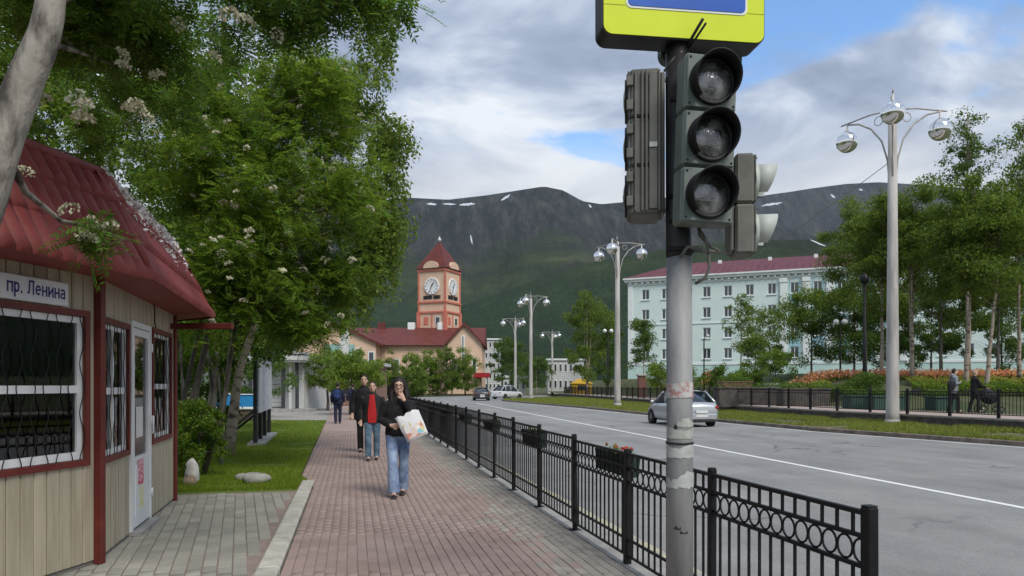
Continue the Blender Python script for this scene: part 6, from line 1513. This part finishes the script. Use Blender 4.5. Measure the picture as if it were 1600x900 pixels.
def stand(step=.0, arms=.0, swing=.0, fem=False):
    """walking pose towards -y; step = half stride, swing = arm swing"""
    s = .165 if fem else .185
    return dict(head=(0, -.02, 1.63), neck=(0, 0, 1.48), chest=(0, 0, 1.27), pelvis=(0, 0, .95), sh_l=(-s, .0, 1.40), sh_r=(s, 0, 1.40),
        el_l=(-s-.075, .04+swing, 1.13), wr_l=(-s-.07, -.02+swing*1.3, .89), el_r=(s+.075, .04-swing, 1.13), wr_r=(s+.07, -.02-swing*1.3, .89),
        hip_l=(-.085, 0, .91), hip_r=(.085, 0, .91), kn_l=(-.09, -.02-step*.7, .505), kn_r=(.09, -.02+step*.55, .505), an_l=(-.085, .03-step, .105), an_r=(.085, .03+step, .105))
mh_black = mat('black_hair', (.007, .005, .005), (.02, .012, .01), 40, .55); mh_brown = mat('brown_hair', (.03, .02, .014), rough=.6); mh_grey = mat('grey_hair', (.12, .11, .10), rough=.6); mh_blond = mat('fair_hair', (.35, .26, .15), rough=.6)
mb_denim = cloth('light_denim', (.10, .155, .29), (.30, .39, .54), 7); mb_denim2 = cloth('mid_denim', (.05, .10, .16), (.15, .23, .30), 8); mc_black = cloth('black_cloth', (.008, .008, .009), (.018, .018, .02)); mc_navy = cloth('navy_cloth', (.010, .013, .035), (.018, .022, .055)); mc_red = cloth('red_cloth', (.36, .012, .016), (.45, .02, .025)); mc_grey = cloth('grey_cloth', (.17, .19, .21), (.26, .28, .30)); mc_olive = cloth('dark_jacket', (.012, .014, .013), (.024, .027, .025))
# woman in light jeans, hand to her mouth, paper bag in the other arm
ps = stand(.05, fem=True); ps.update(an_l=(-.055, -.17, .105), kn_l=(-.075, -.16, .50), an_r=(.065, .16, .115), kn_r=(.085, .0, .50), el_r=(.25, -.10, 1.13), wr_r=(.085, -.20, 1.44), hd_r=(-.05, .03, .10), el_l=(-.25, .02, 1.13), wr_l=(-.09, -.23, 1.06), hd_l=(.12, -.02, .0), head=(.015, -.03, 1.625))
wm, J, k = person('woman in black jacket and light blue jeans walking towards us with a bag', (-1.65, 10.7, 0), 1.70, R(8), ps, mc_black, mb_denim, mh_black, jac_len=.50, flare=1.3, fem=True, vox=.011)
gl = MB()
for s in (-1, 1): gl.torus(Vector((.015+s*.032, -.128, 1.637))*k, .026*k, .004*k, 12, 5, M=Matrix.Rotation(R(90), 4, 'X'))
gl.tube([Vector((.015-.006, -.13, 1.64))*k, Vector((.015+.006, -.13, 1.64))*k], .003*k, 5); gl.build('glasses', m_shoe, wm)
# shopping bag carried in the crook of her arm
bg = empty('shopping_bag', (-1.65+.24, 10.7-.27, 1.04), R(15)); bg.rotation_euler = (R(-8), R(-24), R(18)); tag(bg, 'white shopping bag with coloured print held by the walking woman', 'bag')
m_bagp = mat('bag_print', (.62, .30, .18), (.30, .46, .62), 9, .5, contrast=(.46, .54))
vb = []; nxb, nzb = 9, 9; fb = []
for sy in (-1, 1):
    for j in range(nzb):
        for i in range(nxb):
            q, z = i/(nxb-1)*2-1, j/(nzb-1); w_ = .16*(1+.10*z); bul = .045*(1-q*q)*(1-.6*z)+.004
            vb.append((q*w_+.01*mnoise.noise((q*3, z*3, sy)), sy*bul+.012*mnoise.noise((q*4, z*4, 5+sy)), -.20+z*.37+(.025*math.sin(q*5+sy) if j == nzb-1 else 0)))
for sd in (0, 1):
    o_ = sd*nxb*nzb
    for j in range(nzb-1):
        for i in range(nxb-1): q = o_+j*nxb+i; fb.append((q, q+1, q+nxb+1, q+nxb) if sd == 0 else (q+nxb, q+nxb+1, q+1, q))
for j in range(nzb-1):
    for i, fl_ in ((0, 1), (nxb-1, 0)): a = j*nxb+i; b_ = a+nxb*nzb; fb.append((a, a+nxb, b_+nxb, b_) if fl_ else (a+nxb, a, b_, b_+nxb))
for i in range(nxb-1): fb.append((i+1, i, nxb*nzb+i, nxb*nzb+i+1))
MB().add(vb, fb, 0, True).build('sack', mat('bag_white', (.66, .67, .68), (.74, .74, .74), 6, .5), bg)
def print_mat():
    m = bpy.data.materials.new('bag_print'); m.use_nodes = True; nt = m.node_tree; N = nt.nodes; L = nt.links; b = N['Principled BSDF']; b.inputs['Roughness'].default_value = .5
    tc = N.new('ShaderNodeTexCoord'); t = N.new('ShaderNodeTexVoronoi'); t.inputs['Scale'].default_value = 13; t.inputs['Randomness'].default_value = 1; L.new(tc.outputs['Object'], t.inputs['Vector'])
    sp = N.new('ShaderNodeSeparateColor'); L.new(t.outputs['Color'], sp.inputs[0]); r = N.new('ShaderNodeValToRGB'); L.new(sp.outputs[0], r.inputs[0]); e = r.color_ramp; e.interpolation = 'CONSTANT'
    cs = ((0, (.66, .67, .68)), (.28, (.62, .50, .24)), (.45, (.55, .24, .17)), (.6, (.68, .66, .62)), (.75, (.20, .48, .55)), (.88, (.66, .52, .46)))
    while len(e.elements) < len(cs): e.elements.new(.5)
    for q, (p, c) in zip(e.elements, cs): q.position = p; q.color = (*c, 1)
    L.new(r.outputs[0], b.inputs['Base Color']); return m
for (x0, x1, z0, z1, m, nm) in ((-.135, .14, -.17, .05, print_mat(), 'print'),):
    gv = []; gf = []
    for j in range(4):
        for i in range(4):
            x = x0+(x1-x0)*i/3; z = z0+(z1-z0)*j/3; q = x/.17; zz = (z+.2)/.37; gv.append((x, -(.045*(1-q*q)*(1-.6*zz)+.004)-.014, z))
            if i and j: a = j*4+i; gf.append((a-5, a-4, a, a-1))
    MB().add(gv, gf, 0, True).build(nm, m, bg)
# man in red shirt
ps = stand(.10, swing=.02); person('man in red shirt, open dark jacket and blue jeans walking behind the woman', (-2.98, 15.8, 0), 1.68, R(8), ps, mc_olive, mb_denim2, mh_brown, jac_len=.56, shirt=mc_red, wide=1.06)
ps = stand(-.12, swing=-.03); person('tall man all in black just behind the man in the red shirt', (-3.52, 17.6, 0), 1.84, R(8), ps, mc_black, mc_black, mh_brown, jac_len=.66, wide=1.1)
# walkers seen from behind
ps = stand(.06, swing=.02); p1_, J, k = person('man in navy walking away with a dark blue backpack', (-7.30, 31, 0), 1.72, R(192), ps, mc_navy, mc_navy, mh_brown, jac_len=.56, wide=1.12)
bp = empty('backpack', Vector((-7.30, 31, 0))+Vector((math.sin(R(12))*.0, -.19, 1.20)), R(12)); tag(bp, 'dark blue backpack on the back of the walking man', 'backpack')
b = MB(); b.ball((0, 0, 0), (.16, .10, .23), 14, 10); b.ball((0, -.05, -.09), (.12, .09, .11), 12, 8); link('sack', remeshed(b, .014, 3), cloth('blue_pack', (.012, .03, .10), (.02, .045, .14)), bp)
for s in (-1, 1): MB().tube([(s*.10, .05, .18), (s*.11, .12, .26), (s*.12, .22, .22)], .02, 6).build('strap', mc_navy, bp)
ps = stand(-.08, swing=.03); person('dark clothed walker close beside the man with the backpack', (-7.42, 34.5, 0), 1.68, R(192), ps, mc_navy, mc_black, mh_brown, jac_len=.6)
ps = stand(.08, swing=.03); person('far walker in a purple top on the footpath', (-8.45, 41, 0), 1.68, R(10), ps, cloth('purple_cloth', (.12, .07, .20)), mc_grey, mh_brown, vox=.016)
ps = stand(.08, swing=.03); person('far walker in a pale top on the footpath', (-9.3, 44.5, 0), 1.70, R(10), ps, cloth('pale_cloth', (.42, .40, .42)), mc_black, mh_grey, vox=.016)
# couple with a pram in the park
pz = TZ+.006
ps = stand(.15, swing=-.03); ps.update(el_l=(-.27, .02, 1.14), wr_l=(-.17, -.16, 1.20), hd_l=(.1, -.05, .05)); person('man in grey hooded top with a black shoulder bag strolling in the park', (17.75, 29.7, pz), 1.76, R(80), ps, mc_grey, mc_black, mh_brown, jac_len=.62, hood=True)
sb = empty('shoulder_bag', (17.52, 29.52, pz+1.08)); tag(sb, 'black shoulder bag at the side of the man in grey', 'bag'); b = MB(); b.ball((0, 0, 0), (.15, .10, .20), 12, 8); link('sack', remeshed(b, .016, 2), mc_black, sb); MB().tube([(0, .05, .18), (.1, .18, .40), (.2, .2, .42)], .02, 6).build('strap', mc_black, sb)
ps = stand(.14, swing=.0); ps.update(el_l=(-.20, -.16, 1.12), wr_l=(-.14, -.40, 1.02), el_r=(.20, -.16, 1.12), wr_r=(.14, -.40, 1.02)); person('fair haired woman in black pushing a pram in the park', (18.5, 29.6, pz), 1.70, R(80), ps, mc_black, mc_black, mh_blond, jac_len=.62)
pr = empty('pram', (19.18, 29.72, pz), R(-10)); tag(pr, 'dark pram pushed by the woman in black', 'pram')
m_pram = cloth('pram_cloth', (.014, .014, .018), (.03, .03, .036))
b = MB(); b.ball((0, 0, .58), (.36, .24, .20), 16, 10); b.ball((-.02, 0, .50), (.28, .22, .16), 14, 8); link('carrycot', remeshed(b, .02, 2), m_pram, pr)
hv_ = MB(); hv = []; hf = []
for i in range(9):
    a = R(10+150*i/8)
    for j in range(7): t_ = R(-90+180*j/6); hv.append((-.10+.34*math.cos(a)*.9, .25*math.sin(t_)*(1), .62+.36*math.sin(a)*math.cos(t_)))
    if i:
        for j in range(6): o_ = (i-1)*7+j; hf.append((o_, o_+1, o_+8, o_+7))
hv_.add(hv, hf, 0, True).build('hood', m_pram, pr)
MB().ball((.02, -.02, .74), (.16, .14, .07), 10, 8).build('blanket', cloth('pale_blanket', (.40, .34, .42)), pr)
ch_ = MB()
for s in (-1, 1): ch_.tube([(-.62, s*.22, 1.0), (-.35, s*.23, .75), (.30, s*.23, .22)], .014, 6).tube([(.30, s*.23, .60), (-.32, s*.23, .20)], .014, 6)
ch_.tube([(-.62, -.22, 1.0), (-.62, .22, 1.0)], .018, 6); ch_.build('chassis', m_black, pr)
for (x, r_) in ((-.33, .15), (.33, .12)):
    for s in (-1, 1):
        w_ = MB().torus((x, s*.27, r_), r_-.02, .022, 18, 6, M=Matrix.Rotation(R(90), 4, 'X')).build('wheel', m_tyre, pr); MB().lathe([(0, -.012), (r_*.3, -.015), (r_*.3, .015), (0, .012)], 10, M=Matrix.Translation((x, s*.27, r_)) @ Matrix.Rotation(R(90), 4, 'X')).build('hub', m_rim, w_)

# ================================================================== AIR
HAZE = True
if HAZE:
    hz = MB().box((-6500, -700, -2), (6500, 6500, 1500)).mesh('haze'); m = bpy.data.materials.new('haze_air'); m.use_nodes = True; nt = m.node_tree
    nt.nodes.remove(nt.nodes['Principled BSDF']); pv_ = nt.nodes.new('ShaderNodeVolumePrincipled'); pv_.inputs['Color'].default_value = (.86, .92, 1.0, 1); pv_.inputs['Density'].default_value = 4e-5; pv_.inputs['Anisotropy'].default_value = .2
    nt.links.new(pv_.outputs[0], nt.nodes['Material Output'].inputs['Volume']); o = link('haze', hz, m); tag(o, kind='stuff')
